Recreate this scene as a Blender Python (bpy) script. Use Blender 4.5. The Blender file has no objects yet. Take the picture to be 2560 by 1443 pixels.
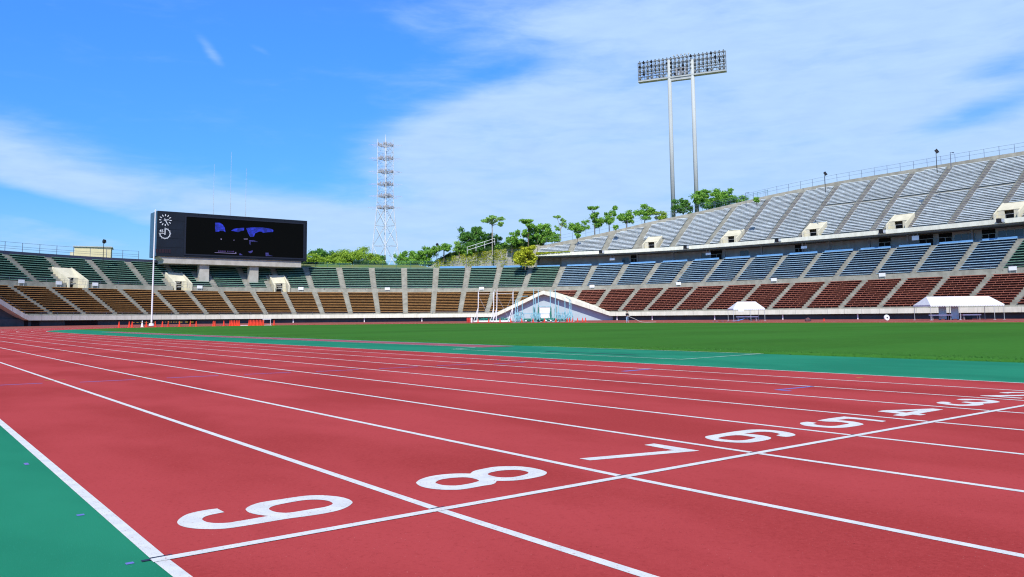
import bpy, bmesh, math, random
from math import sin, cos, pi, radians, atan2, sqrt, hypot
from mathutils import Vector, Matrix

random.seed(7)
scene = bpy.context.scene
col = scene.collection

# ------------------------------------------------------------------ camera
PW, PH = 2560.0, 1443.0                       # the photograph's own pixels
FPX, CY0 = 2002.86, PH/2 - 109.46
YAW, PITCH, ROLL = 0.661907, 0.090316, -0.010914
CAM = Vector((-0.8414, -3.2181, 0.8784))
_F = Vector((sin(YAW)*cos(PITCH), cos(YAW)*cos(PITCH), sin(PITCH)))
_R0 = Vector((cos(YAW), -sin(YAW), 0)); _U0 = _R0.cross(_F)
_R = cos(ROLL)*_R0 + sin(ROLL)*_U0
_U = -sin(ROLL)*_R0 + cos(ROLL)*_U0
cd = bpy.data.cameras.new('camera'); cam = bpy.data.objects.new('camera', cd); col.objects.link(cam)
m = Matrix.Identity(4)
for i in range(3):
    m[i][0], m[i][1], m[i][2], m[i][3] = _R[i], _U[i], -_F[i], CAM[i]
cam.matrix_world = m
cd.sensor_fit = 'HORIZONTAL'; cd.sensor_width = 36; cd.lens = 36*FPX/PW
cd.shift_y = -109.46/PW
cd.clip_start = 0.05; cd.clip_end = 9000
scene.camera = cam
scene.cycles.filter_width = 1.15

def ray(px, py):
    return _F + _R*((px-PW/2)/FPX) - _U*((py-CY0)/FPX)
def at(px, py, dep):
    """the point seen at a pixel of the photograph, dep metres in front of the camera"""
    return CAM + ray(px, py)*dep
def azel(px, py):
    d = ray(px, py)
    return atan2(d.x, d.y), atan2(d.z, hypot(d.x, d.y))

# ------------------------------------------------------------------ light, sky, exposure
SUN_EL, SUN_AZ = radians(46.5), radians(222)      # azimuth the sun stands at, clockwise from +Y
SKY_STRENGTH = 0.12
vs = scene.view_settings
vs.view_transform = 'Standard'; vs.look = 'None'; vs.exposure = 0.0; vs.gamma = 1.0
sl = bpy.data.lights.new('sun', 'SUN'); sl.energy = 5.0; sl.angle = radians(0.53); sl.color = (1.0, 0.955, 0.88)
so = bpy.data.objects.new('sun', sl); col.objects.link(so)
sdir = Vector((sin(SUN_AZ)*cos(SUN_EL), cos(SUN_AZ)*cos(SUN_EL), sin(SUN_EL)))
so.rotation_euler = (-sdir).to_track_quat('-Z', 'Y').to_euler()
so.location = sdir*300

w = bpy.data.worlds.new('World'); scene.world = w; w.use_nodes = True
NT = w.node_tree; NT.nodes.clear()
class NG:
    def __init__(s, nt): s.nt = nt
    def n(s, t, **kw):
        nd = s.nt.nodes.new(t)
        for k, v in kw.items(): setattr(nd, k, v)
        return nd
    def set(s, sock, v):
        if hasattr(v, 'is_output'): s.nt.links.new(v, sock)
        else: sock.default_value = v
    def math(s, op, a, b=None, c=None, clamp=False):
        nd = s.n('ShaderNodeMath', operation=op, use_clamp=clamp)
        for i, v in enumerate((a, b, c)):
            if v is not None: s.set(nd.inputs[i], v)
        return nd.outputs[0]
    def vmath(s, op, a, b=None, out=0):
        nd = s.n('ShaderNodeVectorMath', operation=op); s.set(nd.inputs[0], a)
        if b is not None: s.set(nd.inputs[1], b)
        return nd.outputs[out]
    def mix(s, f, a, b, kind='MIX'):
        nd = s.n('ShaderNodeMix', data_type='RGBA', blend_type=kind)
        s.set(nd.inputs[0], f); s.set(nd.inputs[6], a); s.set(nd.inputs[7], b)
        return nd.outputs[2]
    def rng(s, v, a, b, c=0.0, d=1.0, smooth=True):
        nd = s.n('ShaderNodeMapRange', interpolation_type='SMOOTHSTEP' if smooth else 'LINEAR')
        for i, q in enumerate((v, a, b, c, d)): s.set(nd.inputs[i], q)
        return nd.outputs[0]
    def noise(s, vec, scale, detail=6, rough=0.55, dist=0.0):
        nd = s.n('ShaderNodeTexNoise'); s.set(nd.inputs['Vector'], vec)
        nd.inputs['Scale'].default_value = scale; nd.inputs['Detail'].default_value = detail
        nd.inputs['Roughness'].default_value = rough; nd.inputs['Distortion'].default_value = dist
        return nd.outputs[0]
g = NG(NT)
tc = g.n('ShaderNodeTexCoord'); dirv = g.vmath('NORMALIZE', tc.outputs['Generated'])
sep = g.n('ShaderNodeSeparateXYZ'); g.set(sep.inputs[0], dirv)
az = g.math('ARCTAN2', sep.outputs[0], sep.outputs[1])
el = g.math('ARCSINE', sep.outputs[2])
ae = g.n('ShaderNodeCombineXYZ'); g.set(ae.inputs[0], az); g.set(ae.inputs[1], el); ae = ae.outputs[0]
sky = g.n('ShaderNodeTexSky', sky_type='NISHITA', sun_disc=False, sun_elevation=SUN_EL, sun_rotation=SUN_AZ,
          altitude=100, air_density=1.0, dust_density=0.4, ozone_density=1.6)
low = g.rng(el, radians(18), radians(42), 1.0, 0.0)              # deeper, darker blue towards the zenith
tint = g.mix(g.rng(el, radians(1), radians(21), 0.0, 1.0, smooth=False), (0.30, 0.66, 1.05, 1), (0.42, 1.10, 2.2, 1))
blue = g.mix(1.0, sky.outputs[0], tint, 'MULTIPLY')
blue = g.mix(low, sky.outputs[0], blue)
# cirrus: soft banks placed on the sky by azimuth and elevation, broken up by stretched noise
def bank(px, py, lx, ly, rot, amp):
    a0, e0 = azel(px, py)
    v = g.vmath('SUBTRACT', ae, (a0, e0, 0))
    rn = g.n('ShaderNodeVectorRotate', rotation_type='Z_AXIS'); g.set(rn.inputs['Vector'], v); rn.inputs['Angle'].default_value = radians(-rot)
    v = g.vmath('MULTIPLY', rn.outputs[0], (FPX/lx, FPX/ly, 0))
    ln = g.n('ShaderNodeVectorMath', operation='LENGTH'); g.set(ln.inputs[0], v)
    return g.rng(ln.outputs['Value'], 0.0, 1.0, amp, 0.0)
BANKS = [(1900, 330, 1250, 440, 8, 1.25), (1500, 560, 1000, 230, 0, .8), (1480, 50, 720, 165, -4, .9), (2150, 40, 800, 190, -3, 1.1),
         (0, 400, 480, 135, -19, .78), (480, 505, 680, 140, -14, .82), (900, 570, 560, 130, -3, .8), (60, 615, 420, 95, 0, .8),
         (526, 128, 70, 22, -48, .55), (655, 128, 50, 15, -25, .28), (1150, 330, 420, 120, 18, .6), (2300, 480, 800, 200, 0, .85), (1250, 330, 520, 280, 10, .75), (2350, 330, 600, 200, 0, .5)]
HOLES = [(2490, 165, 170, 42, 8, .55), (2440, 285, 200, 50, 12, .7), (1200, 205, 240, 60, 15, .4), (120, 520, 420, 42, -14, .75)]
acc = None
for b in BANKS:
    v = bank(*b); acc = v if acc is None else g.math('ADD', acc, v)
acc = g.math('MINIMUM', acc, 1.2)
for b in HOLES: acc = g.math('SUBTRACT', acc, bank(*b))
def skynoise(rot, sx, sy, scale, det, rough, dist):
    mp = g.n('ShaderNodeMapping'); g.set(mp.inputs[0], ae); mp.inputs['Rotation'].default_value = (0, 0, radians(rot)); mp.inputs['Scale'].default_value = (sx, sy, 1)
    return g.noise(mp.outputs[0], scale, det, rough, dist)
n1 = skynoise(-14, 1, 3.2, 7, 9, .56, .5)
n2 = skynoise(9, 1, 4.5, 16, 8, .6, .3)
nn = g.math('ADD', g.math('MULTIPLY', n1, .7), g.math('MULTIPLY', n2, .3))
cl = g.math('ADD', g.math('MULTIPLY', acc, .72), g.math('MULTIPLY', g.math('SUBTRACT', nn, .5), 1.15))
cl = g.rng(cl, .02, .92, 0.0, 1.0)
veil = g.rng(el, radians(-2), radians(10), .75, 0.0)               # pale air near the horizon
cl = g.math('MAXIMUM', g.math('MULTIPLY', cl, .94), veil)
cl = g.math('MULTIPLY', cl, g.rng(el, radians(24), radians(50), 1.0, .35))
cloudcol = g.mix(n2, (3.6, 5.3, 8.4, 1), (4.7, 6.6, 8.9, 1))
skyc = g.mix(cl, blue, cloudcol)
bg = g.n('ShaderNodeBackground'); g.set(bg.inputs[0], skyc); bg.inputs[1].default_value = SKY_STRENGTH
wo = g.n('ShaderNodeOutputWorld'); NT.links.new(bg.outputs[0], wo.inputs[0])

# ------------------------------------------------------------------ helpers
def tag(o, label=None, cat=None, group=None, kind=None):
    if label: o['label'] = label
    if cat: o['category'] = cat
    if group: o['group'] = group
    if kind: o['kind'] = kind
    return o
def empty(name, loc, label, cat, group=None, rz=0.0):
    o = bpy.data.objects.new(name, None); col.objects.link(o); o.empty_display_size = .2
    o.location = loc; o.rotation_euler = (0, 0, rz)
    return tag(o, label, cat, group)
class MB:
    """collects faces and links them as ONE mesh object"""
    def __init__(s): s.v = []; s.f = []; s.mi = []; s.cur = 0
    def add(s, vs_, fs):
        o = len(s.v); s.v += [tuple(p) for p in vs_]
        for f in fs: s.f.append([o+i for i in f]); s.mi.append(s.cur)
    def box(s, a, b, M=None):
        x0, y0, z0 = a; x1, y1, z1 = b
        p = [Vector(q) for q in ((x0,y0,z0),(x1,y0,z0),(x1,y1,z0),(x0,y1,z0),(x0,y0,z1),(x1,y0,z1),(x1,y1,z1),(x0,y1,z1))]
        if M: p = [M @ q for q in p]
        s.add(p, [(0,3,2,1),(4,5,6,7),(0,1,5,4),(1,2,6,5),(2,3,7,6),(3,0,4,7)])
    def prism(s, poly, ext, M=None):
        """poly: list of 3-D points (planar); ext: extrusion vector"""
        n = len(poly); e = Vector(ext); p = [Vector(q) for q in poly] + [Vector(q)+e for q in poly]
        if M: p = [M @ q for q in p]
        s.add(p, [tuple(range(n-1, -1, -1)), tuple(range(n, 2*n))] + [(i, (i+1) % n, n+(i+1) % n, n+i) for i in range(n)])
    def tube(s, a, b, r, r2=None, n=8, cap=True):
        a, b = Vector(a), Vector(b); r2 = r if r2 is None else r2
        d = (b-a)
        if d.length < 1e-6: return
        d.normalize(); u = d.orthogonal().normalized(); v_ = d.cross(u)
        p = [a + (u*cos(2*pi*i/n)+v_*sin(2*pi*i/n))*r for i in range(n)] + [b + (u*cos(2*pi*i/n)+v_*sin(2*pi*i/n))*r2 for i in range(n)]
        f = [(i, (i+1) % n, n+(i+1) % n, n+i) for i in range(n)]
        if cap: f += [tuple(range(n-1, -1, -1)), tuple(range(n, 2*n))]
        s.add(p, f)
    def path(s, pts, r, n=6):
        for a, b in zip(pts[:-1], pts[1:]): s.tube(a, b, r, n=n)
    def lathe(s, c, prof, n=16, axis='z'):
        o = len(s.v); c = Vector(c)
        for r, h in prof:
            for i in range(n):
                a = 2*pi*i/n
                q = Vector((r*cos(a), r*sin(a), h))
                if axis == 'y': q = Vector((q.x, -q.z, q.y))
                s.v.append(tuple(c+q))
        for k in range(len(prof)-1):
            for i in range(n):
                s.f.append([o+k*n+i, o+k*n+(i+1) % n, o+(k+1)*n+(i+1) % n, o+(k+1)*n+i]); s.mi.append(s.cur)
    def sweep(s, prof, ss, cap=True, closed=True, zf=None):
        """profile of (distance out, height) swept along the stand's curve"""
        o = len(s.v); n = len(prof)
        for q in ss:
            for d, z in prof:
                x, y = spath(q, d); s.v.append((x, y, z + tilt(x, y) + (zf(q) if zf else 0)))
        for k in range(len(ss)-1):
            for i in range(n if closed else n-1):
                j = (i+1) % n
                s.f.append([o+k*n+i, o+k*n+j, o+(k+1)*n+j, o+(k+1)*n+i]); s.mi.append(s.cur)
        if cap and closed:
            s.f.append([o+i for i in range(n)][::-1]); s.mi.append(s.cur)
            s.f.append([o+(len(ss)-1)*n+i for i in range(n)]); s.mi.append(s.cur)
    def build(s, name, mats, parent=None, smooth=False, fix=True):
        me = bpy.data.meshes.new(name); me.from_pydata(s.v, [], s.f)
        if not isinstance(mats, (list, tuple)): mats = [mats]
        for mm in mats: me.materials.append(mm)
        if len(mats) > 1: me.polygons.foreach_set('material_index', s.mi)
        if smooth: me.polygons.foreach_set('use_smooth', [True]*len(me.polygons))
        if fix:
            bm = bmesh.new(); bm.from_mesh(me); bmesh.ops.recalc_face_normals(bm, faces=bm.faces); bm.to_mesh(me); bm.free()
        me.update()
        o = bpy.data.objects.new(name, me); col.objects.link(o)
        if parent is not None:
            o.parent = parent
            if parent.type == 'EMPTY': o.matrix_parent_inverse = Matrix.Identity(4)
        return o
def copy_tree(o, parent=None):
    c = o.copy(); col.objects.link(c)
    if parent is not None: c.parent = parent
    for ch in [q for q in bpy.data.objects if q.parent == o]: copy_tree(ch, c)
    return c
ORD = ['', 'first', 'second', 'third', 'fourth', 'fifth', 'sixth', 'seventh', 'eighth', 'ninth', 'tenth', 'eleventh', 'twelfth', 'thirteenth', 'fourteenth',
       'fifteenth', 'sixteenth', 'seventeenth', 'eighteenth', 'nineteenth', 'twentieth', 'twenty-first', 'twenty-second', 'twenty-third', 'twenty-fourth', 'twenty-fifth',
       'twenty-sixth', 'twenty-seventh', 'twenty-eighth', 'twenty-ninth', 'thirtieth']

# ------------------------------------------------------------------ materials
MATS = {}
def mat(name, c, rough=0.7, var=0.0, scale=1.0, stretch=(1, 1, 1), rot=0.0, c2=None, detail=5, bump=0.0, bscale=30, metal=0.0, spec=0.3, speck=None, alpha=None, rand=0.0):
    """principled material whose colour wanders between c and c2 with object-space noise"""
    mm = bpy.data.materials.new(name); mm.use_nodes = True; nt = mm.node_tree; gg = NG(nt)
    p = nt.nodes['Principled BSDF']; p.inputs['Roughness'].default_value = rough; p.inputs['Metallic'].default_value = metal
    p.inputs['Specular IOR Level'].default_value = spec
    c4 = (*c, 1)
    if var or c2:
        t = gg.n('ShaderNodeTexCoord'); mp = gg.n('ShaderNodeMapping'); gg.set(mp.inputs[0], t.outputs['Object'])
        mp.inputs['Scale'].default_value = stretch; mp.inputs['Rotation'].default_value = (0, 0, rot)
        nz = gg.noise(mp.outputs[0], scale, detail, .6)
        if c2 is None: c2 = tuple(q*(1-var) for q in c)
        colr = gg.mix(gg.rng(nz, .34, .66), c4, (*c2, 1))
        if speck:
            n3 = gg.noise(t.outputs['Object'], speck[0], 2, .5)
            colr = gg.mix(gg.rng(n3, speck[1], speck[1]+.06), colr, (*speck[2], 1))
        if rand:                                          # each object a little different, as weathered things are
            oi = gg.n('ShaderNodeObjectInfo').outputs['Random']
            v = gg.rng(oi, 0, 1, 1-rand, 1+rand*.6, smooth=False); cmb = gg.n('ShaderNodeCombineColor')
            for i in range(3): gg.set(cmb.inputs[i], v)
            colr = gg.mix(1.0, colr, cmb.outputs[0], 'MULTIPLY')
        gg.set(p.inputs['Base Color'], colr)
    else: p.inputs['Base Color'].default_value = c4
    if bump:
        t = gg.n('ShaderNodeTexCoord'); nz = gg.noise(t.outputs['Object'], bscale, 4, .6)
        b = gg.n('ShaderNodeBump'); b.inputs['Strength'].default_value = bump; b.inputs['Distance'].default_value = .01
        gg.set(b.inputs['Height'], nz); gg.set(p.inputs['Normal'], b.outputs[0])
    MATS[name] = mm
    return mm
def emit(name, c, s):
    mm = bpy.data.materials.new(name); mm.use_nodes = True; p = mm.node_tree.nodes['Principled BSDF']
    p.inputs['Base Color'].default_value = (.004, .004, .006, 1); p.inputs['Roughness'].default_value = .35
    p.inputs['Emission Color'].default_value = (*c, 1); p.inputs['Emission Strength'].default_value = s
    return mm

# running track: granular red rubber, mottled along the lanes
def track_material():
    mm = bpy.data.materials.new('track_rubber'); mm.use_nodes = True; gg = NG(mm.node_tree); p = mm.node_tree.nodes['Principled BSDF']
    t = gg.n('ShaderNodeTexCoord').outputs['Object']
    def nz(scale, st, rot, det=5, ro=.55):
        mp = gg.n('ShaderNodeMapping'); gg.set(mp.inputs[0], t); mp.inputs['Scale'].default_value = st; mp.inputs['Rotation'].default_value = (0, 0, radians(rot))
        return gg.noise(mp.outputs[0], scale, det, ro)
    big = nz(.62, (1, .5, 1), 25, 4, .5); mid = nz(3.1, (1, .6, 1), -20); fine = nz(55, (1, 1, 1), 0, 3, .7); gr = nz(240, (1, 1, 1), 0, 2, .6)
    c = gg.mix(gg.rng(big, .38, .62), (.400, .056, .061, 1), (.312, .038, .039, 1))
    c = gg.mix(gg.math('MULTIPLY', gg.rng(mid, .5, .72), .16), c, (.265, .028, .030, 1))
    c = gg.mix(gg.math('MULTIPLY', gg.rng(fine, .30, .72), .42), c, (.43, .062, .064, 1))
    c = gg.mix(gg.math('MULTIPLY', gg.rng(nz(38, (1, 1, 1), 0, 3, .7), .52, .75), .38), c, (.23, .024, .026, 1))
    c = gg.mix(gg.math('MULTIPLY', gg.rng(gr, .62, .72), .6), c, (.17, .022, .024, 1))
    c = gg.mix(gg.math('MULTIPLY', gg.rng(nz(75, (1, 1, 1), 0, 2, .5), .70, .76), gg.rng(nz(1.3, (1, 1, 1), 0, 3), .42, .6, .15, .75)), c, (.13, .02, .022, 1))
    c = gg.mix(gg.math('MULTIPLY', gg.rng(nz(130, (1, 1, 1), 0, 2, .5), .72, .78), .5), c, (.6, .32, .3, 1))
    gg.set(p.inputs['Base Color'], c); p.inputs['Roughness'].default_value = 1.0; p.inputs['Specular IOR Level'].default_value = .03
    b = gg.n('ShaderNodeBump'); b.inputs['Strength'].default_value = .35; b.inputs['Distance'].default_value = .004
    gg.set(b.inputs['Height'], gr); gg.set(p.inputs['Normal'], b.outputs[0])
    return mm
M = dict(
    track=track_material(),
    teal=mat('teal_rubber', (.020, .222, .130), .8, c2=(.014, .178, .104), scale=.7, stretch=(1, .5, 1), detail=4, bump=.25, bscale=220, spec=.04, speck=(110, .66, (.03, .26, .17))),
    apron=mat('apron_rubber', (.30, .10, .085), 1.0, var=.2, scale=.2, spec=.03),
    line=mat('line_paint', (.66, .68, .70), .8, c2=(.57, .59, .61), scale=9, detail=6, bump=.3, bscale=180, spec=.08, speck=(80, .63, (.48, .36, .36))),
    wornline=mat('worn_line_paint', (.68, .72, .72), .7, c2=(.42, .54, .50), scale=3, detail=6),
    bluemark=mat('blue_marking', (.09, .18, .52), .8, c2=(.17, .16, .46), scale=2.5, spec=.05),
    orangemark=mat('orange_marking', (.55, .22, .04), .7, var=.3, scale=5),
    sensor=mat('dark_marking', (.02, .03, .06), .6),
    runway=mat('runway_rubber', (.30, .075, .095), .8, var=.15, scale=.6),
    grass=None, field=mat('outer_ground', (.11, .19, .045), .95, c2=(.17, .19, .07), scale=.25, detail=7, spec=.05),
    conc=mat('stand_concrete', (.37, .36, .30), .9, c2=(.27, .26, .215), scale=.8, detail=8, spec=.15, speck=(1.7, .66, (.20, .19, .16))),
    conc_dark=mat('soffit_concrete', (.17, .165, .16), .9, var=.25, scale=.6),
    fascia=mat('fascia_concrete', (.80, .80, .67), .8, c2=(.68, .68, .56), scale=1.4, stretch=(1, 1, .3), detail=7, spec=.15),
    wall=mat('front_wall', (.072, .100, .110), .85, c2=(.055, .075, .083), scale=.5, stretch=(1, 1, .2)),
    wall_pale=mat('tunnel_wall', (.44, .54, .58), .75, var=.08, scale=.5),
    dark=mat('opening_shade', (.010, .010, .012), .8),  # near-black paint for the unlit depth of openings
    cream=mat('cream_paint', (.66, .62, .48), .75, c2=(.56, .53, .40), scale=.9, stretch=(1, 1, .4), detail=7),
    rail_blue=mat('blue_panel', (.15, .36, .66), .6, var=.15, scale=.5),
    rail_grey=mat('grey_rail', (.12, .15, .22), .5, metal=.3), rail_teal=mat('green_rail', (.05, .16, .15), .5, metal=.2),
    rim_dark=mat('rim_wall', (.045, .055, .10), .8, var=.2, scale=.3),
    glass=mat('window_glass', (.05, .09, .14), .15, spec=.6), frame=mat('window_frame', (.45, .48, .50), .5, metal=.3), col_grey=mat('grey_column', (.30, .31, .33), .7, var=.15),
    conc_wall=mat('concourse_paint', (.50, .53, .57), .8, c2=(.40, .42, .46), scale=.6, stretch=(1, 1, .2)), stair_dark=mat('shadowed_stairs', (.17, .165, .185), .9, c2=(.10, .095, .115), scale=1.5, detail=6), door=mat('door_shade', (.075, .065, .048), .8, var=.3, scale=1.2),  # dark stair colour has the shadow of the risers painted in
    black=mat('black_casing', (.012, .012, .014), .5), white=mat('white_paint', (.84, .85, .87), .55, var=.05, scale=2), white_canvas=mat('white_canvas', (.70, .72, .77), .8, var=.07, scale=1.3, bump=1.0, bscale=2.2),
    steel=mat('galvanised_steel', (.62, .65, .67), .45, c2=(.48, .51, .53), scale=1.5, metal=.25), pole_grey=mat('pole_paint', (.46, .49, .48), .9, c2=(.38, .41, .41), scale=.6, stretch=(1, 1, .1)),
    lattice=mat('lattice_paint', (.66, .70, .76), .6, c2=(.50, .54, .60), scale=.7), case=mat('board_casing', (.0065, .012, .023), .6, c2=(.005, .009, .017), scale=.4),
    case_side=mat('board_side_sunlit', (.07, .15, .24), .55, var=.2, scale=.5), beam=mat('board_concrete', (.48, .46, .41), .85, c2=(.38, .36, .31), scale=.6, detail=7),  # side of the board lightened in colour for the sun on that face
    screen=mat('screen_glass', (.0022, .0028, .0030), .9, spec=.05), frame_mauve=mat('screen_frame', (.012, .015, .026), .5),
    orange=mat('cone_orange', (.75, .055, .02), .5, var=.15, scale=4), tape=mat('bar_yellow', (.65, .45, .05), .5), teal_metal=mat('cage_paint', (.33, .62, .72), .45, c2=(.23, .5, .58), scale=2),
    net=mat('cage_net', (.03, .27, .20), .9, c2=(.02, .16, .13), scale=3), blue_sheet=mat('blue_tarp', (.10, .30, .75), .5), grey_panel=mat('grey_board', (.55, .84, .95), .6, var=.1),
    brown=mat('brown_cloth', (.13, .065, .075), .9, var=.3, scale=6), bark=mat('bark', (.17, .13, .09), .9, c2=(.09, .07, .05), scale=3), bark_pale=mat('pale_bark', (.36, .33, .27), .9, var=.3, scale=3),
    skin=mat('skin', (.45, .25, .17), .6), jacket=mat('dark_jacket', (.012, .014, .02), .8), jeans=mat('pale_jeans', (.30, .48, .62), .8, var=.15, scale=20), hair=mat('hair', (.01, .008, .007), .6),
    hose=mat('hose', (.5, .52, .5), .6), red_plastic=mat('red_plastic', (.50, .04, .03), .5), hedge_base=mat('soil', (.12, .10, .06), .95),
    hut=mat('hut_paint', (.70, .62, .38), .85, var=.08, scale=.6), lamp_body=mat('lamp_body', (.20, .22, .23), .6, var=.3, scale=3), lamp_glass=mat('lamp_glass', (.45, .48, .50), .25, spec=.5),
    antenna=mat('antenna_metal', (.34, .33, .36), .6, c2=(.52, .53, .57), scale=2),
    ret_wall=mat('retaining_wall', (.44, .43, .38), .9, c2=(.27, .27, .22), scale=.5, stretch=(1, 1, .35), detail=8, speck=(.8, .60, (.20, .21, .13))),
)
def leaf_mat(name, a, b, c):
    mm = bpy.data.materials.new(name); mm.use_nodes = True; gg = NG(mm.node_tree); p = mm.node_tree.nodes['Principled BSDF']
    geo = gg.n('ShaderNodeNewGeometry'); rnd = geo.outputs['Random Per Island']
    cc = gg.mix(gg.rng(rnd, 0, .55, smooth=False), (*a, 1), (*b, 1)); cc = gg.mix(gg.rng(rnd, .5, 1, smooth=False), cc, (*c, 1))
    gg.set(p.inputs['Base Color'], cc); p.inputs['Roughness'].default_value = .6; p.inputs['Specular IOR Level'].default_value = .25
    tr = gg.n('ShaderNodeBsdfTranslucent'); gg.set(tr.inputs[0], cc); mx = gg.n('ShaderNodeMixShader'); mx.inputs[0].default_value = .35
    out = [q for q in mm.node_tree.nodes if q.type == 'OUTPUT_MATERIAL'][0]
    mm.node_tree.links.new(p.outputs[0], mx.inputs[1]); mm.node_tree.links.new(tr.outputs[0], mx.inputs[2]); mm.node_tree.links.new(mx.outputs[0], out.inputs[0])
    return mm
LEAF = dict(dark=leaf_mat('leaf_dark', (.045, .15, .03), (.10, .27, .045), (.20, .42, .07)), mid=leaf_mat('leaf_mid', (.09, .24, .035), (.20, .45, .06), (.38, .62, .10)),
            light=leaf_mat('leaf_light', (.16, .29, .03), (.30, .48, .05), (.48, .64, .08)), pale=leaf_mat('leaf_pale', (.15, .33, .07), (.28, .52, .11), (.44, .66, .19)),
            yellow=leaf_mat('leaf_yellow', (.26, .34, .02), (.46, .52, .03), (.66, .68, .06)), hedge=leaf_mat('leaf_hedge', (.03, .085, .012), (.07, .16, .022), (.13, .25, .035)))
def grass_material():
    mm = bpy.data.materials.new('turf'); mm.use_nodes = True; gg = NG(mm.node_tree); p = mm.node_tree.nodes['Principled BSDF']
    t = gg.n('ShaderNodeTexCoord').outputs['Object']
    def nz(scale, st, rot, det=5, ro=.6):
        mp = gg.n('ShaderNodeMapping'); gg.set(mp.inputs[0], t); mp.inputs['Scale'].default_value = st; mp.inputs['Rotation'].default_value = (0, 0, radians(rot))
        return gg.noise(mp.outputs[0], scale, det, ro)
    a = nz(.11, (1, 1, 1), 0, 5); b = nz(.5, (.25, 1, 1), 38, 4); f = nz(6, (1, 1, 1), 0, 5, .7)
    c = gg.mix(gg.rng(a, .36, .64), (.048, .172, .027, 1), (.038, .138, .021, 1))
    c = gg.mix(gg.math('MULTIPLY', gg.rng(b, .42, .66), .45), c, (.052, .155, .024, 1))
    c = gg.mix(gg.math('MULTIPLY', gg.rng(f, .35, .7), .5), c, (.028, .105, .015, 1))
    wv = gg.n('ShaderNodeTexWave', wave_type='BANDS', bands_direction='Y', wave_profile='SIN'); gg.set(wv.inputs['Vector'], t)      # mowing stripes across the pitch
    wv.inputs['Scale'].default_value = .031; wv.inputs['Distortion'].default_value = .6; wv.inputs['Detail'].default_value = 2
    c = gg.mix(gg.math('MULTIPLY', gg.rng(wv.outputs[1], .4, .6), .30), c, (.050, .185, .030, 1))
    gg.set(p.inputs['Base Color'], c); p.inputs['Roughness'].default_value = 1.0; p.inputs['Specular IOR Level'].default_value = .02
    bp = gg.n('ShaderNodeBump'); bp.inputs['Strength'].default_value = .6; bp.inputs['Distance'].default_value = .03
    gg.set(bp.inputs['Height'], nz(22, (1, 1, 1), 0, 3, .7)); gg.set(p.inputs['Normal'], bp.outputs[0])
    return mm
M['grass'] = grass_material()

# ------------------------------------------------------------------ ground heights and the stand's plan curve
TX0, TY0, RIN, STR = 48.88, 80.0, 37.9, 80.0      # track: bend centre, straight end, inner radius, straight length
def track_e(x, y):
    """distance outside the track's inner edge"""
    if y > STR: return hypot(x-TX0, y-STR) - RIN
    if y < 0: return hypot(x-TX0, y) - RIN
    return abs(x-TX0) - RIN
GCX, GCY, GR, G_TA, G_R2, G_TB, G_R3 = 58.4075, 95.7048, 64.0405, 0.1843, 244.057, 2.8416, 150.0
def spath(s, d):
    """point at arc length s, d metres out from the front of the stands"""
    th = s/GR
    if G_TA <= th <= G_TB: return GCX+(GR+d)*cos(th), GCY+(GR+d)*sin(th)
    t0, rr = (G_TA, G_R2) if th < G_TA else (G_TB, G_R3)
    t = t0 + (th-t0)*GR/rr
    return GCX-(rr-GR)*cos(t0)+(rr+d)*cos(t), GCY-(rr-GR)*sin(t0)+(rr+d)*sin(t)
def tilt(x, y): return -.0024*(x-60) + .0014*(y-100)
def sstep(v, a, b):
    t = max(0, min(1, (v-a)/(b-a))); return t*t*(3-2*t)                # also works falling, with a > b
def gz(x, y):
    e = track_e(x, y)
    return -.055 + .005*max(0, min(e, 45)) + tilt(x, y)*sstep(hypot(x-CAM.x, y-CAM.y), 45, 110)
def sp(s, d, z):
    x, y = spath(s, d); return Vector((x, y, z+tilt(x, y)))
def frame_at(s, d, z):
    """matrix at a point of the stand: local x along the stand (to the right seen from the field), y out, z up"""
    a = Vector(spath(s+.05, d)); b = Vector(spath(s-.05, d)); t = Vector((*(b-a), 0)).normalized(); o = Vector((-t.y, t.x, 0))
    q = Vector(spath(s, d+1)) - Vector(spath(s, d)); 
    if o.x*q.x+o.y*q.y < 0: o = -o
    p = sp(s, d, z); mm = Matrix.Identity(4)
    for i in range(3): mm[i][0], mm[i][1], mm[i][2], mm[i][3] = t[i], o[i], (0, 0, 1)[i], p[i]
    return mm
def on_ground(px, dep):
    p = at(px, 800, dep); return Vector((p.x, p.y, gz(p.x, p.y)))

# ------------------------------------------------------------------ ground sheets
def oval(e, n=72):
    """closed loop e metres outside the track's inner edge: home straight up, far bend, back straight down, near bend"""
    pts = [(TX0-RIN-e, STR*i/24) for i in range(24)]
    pts += [(TX0+(RIN+e)*cos(pi-pi*i/n), STR+(RIN+e)*sin(pi-pi*i/n)) for i in range(n)]
    pts += [(TX0+RIN+e, STR-STR*i/24) for i in range(24)]
    pts += [(TX0+(RIN+e)*cos(-pi*i/n), (RIN+e)*sin(-pi*i/n)) for i in range(n)]
    return pts
def ring(mb, e0, e1, dz, steps=1):
    prev = None
    for k in range(steps+1):
        e = e0+(e1-e0)*k/steps; L = oval(e); o = len(mb.v)
        mb.v += [(x, y, gz(x, y)+dz) for x, y in L]
        if prev is not None:
            n = len(L)
            for i in range(n): mb.f.append([prev+i, prev+(i+1) % n, o+(i+1) % n, o+i]); mb.mi.append(mb.cur)
        prev = o
def flat(mb, pts, dz):
    mb.add([(x, y, gz(x, y)+dz) for x, y in pts], [tuple(range(len(pts)))])
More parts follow.
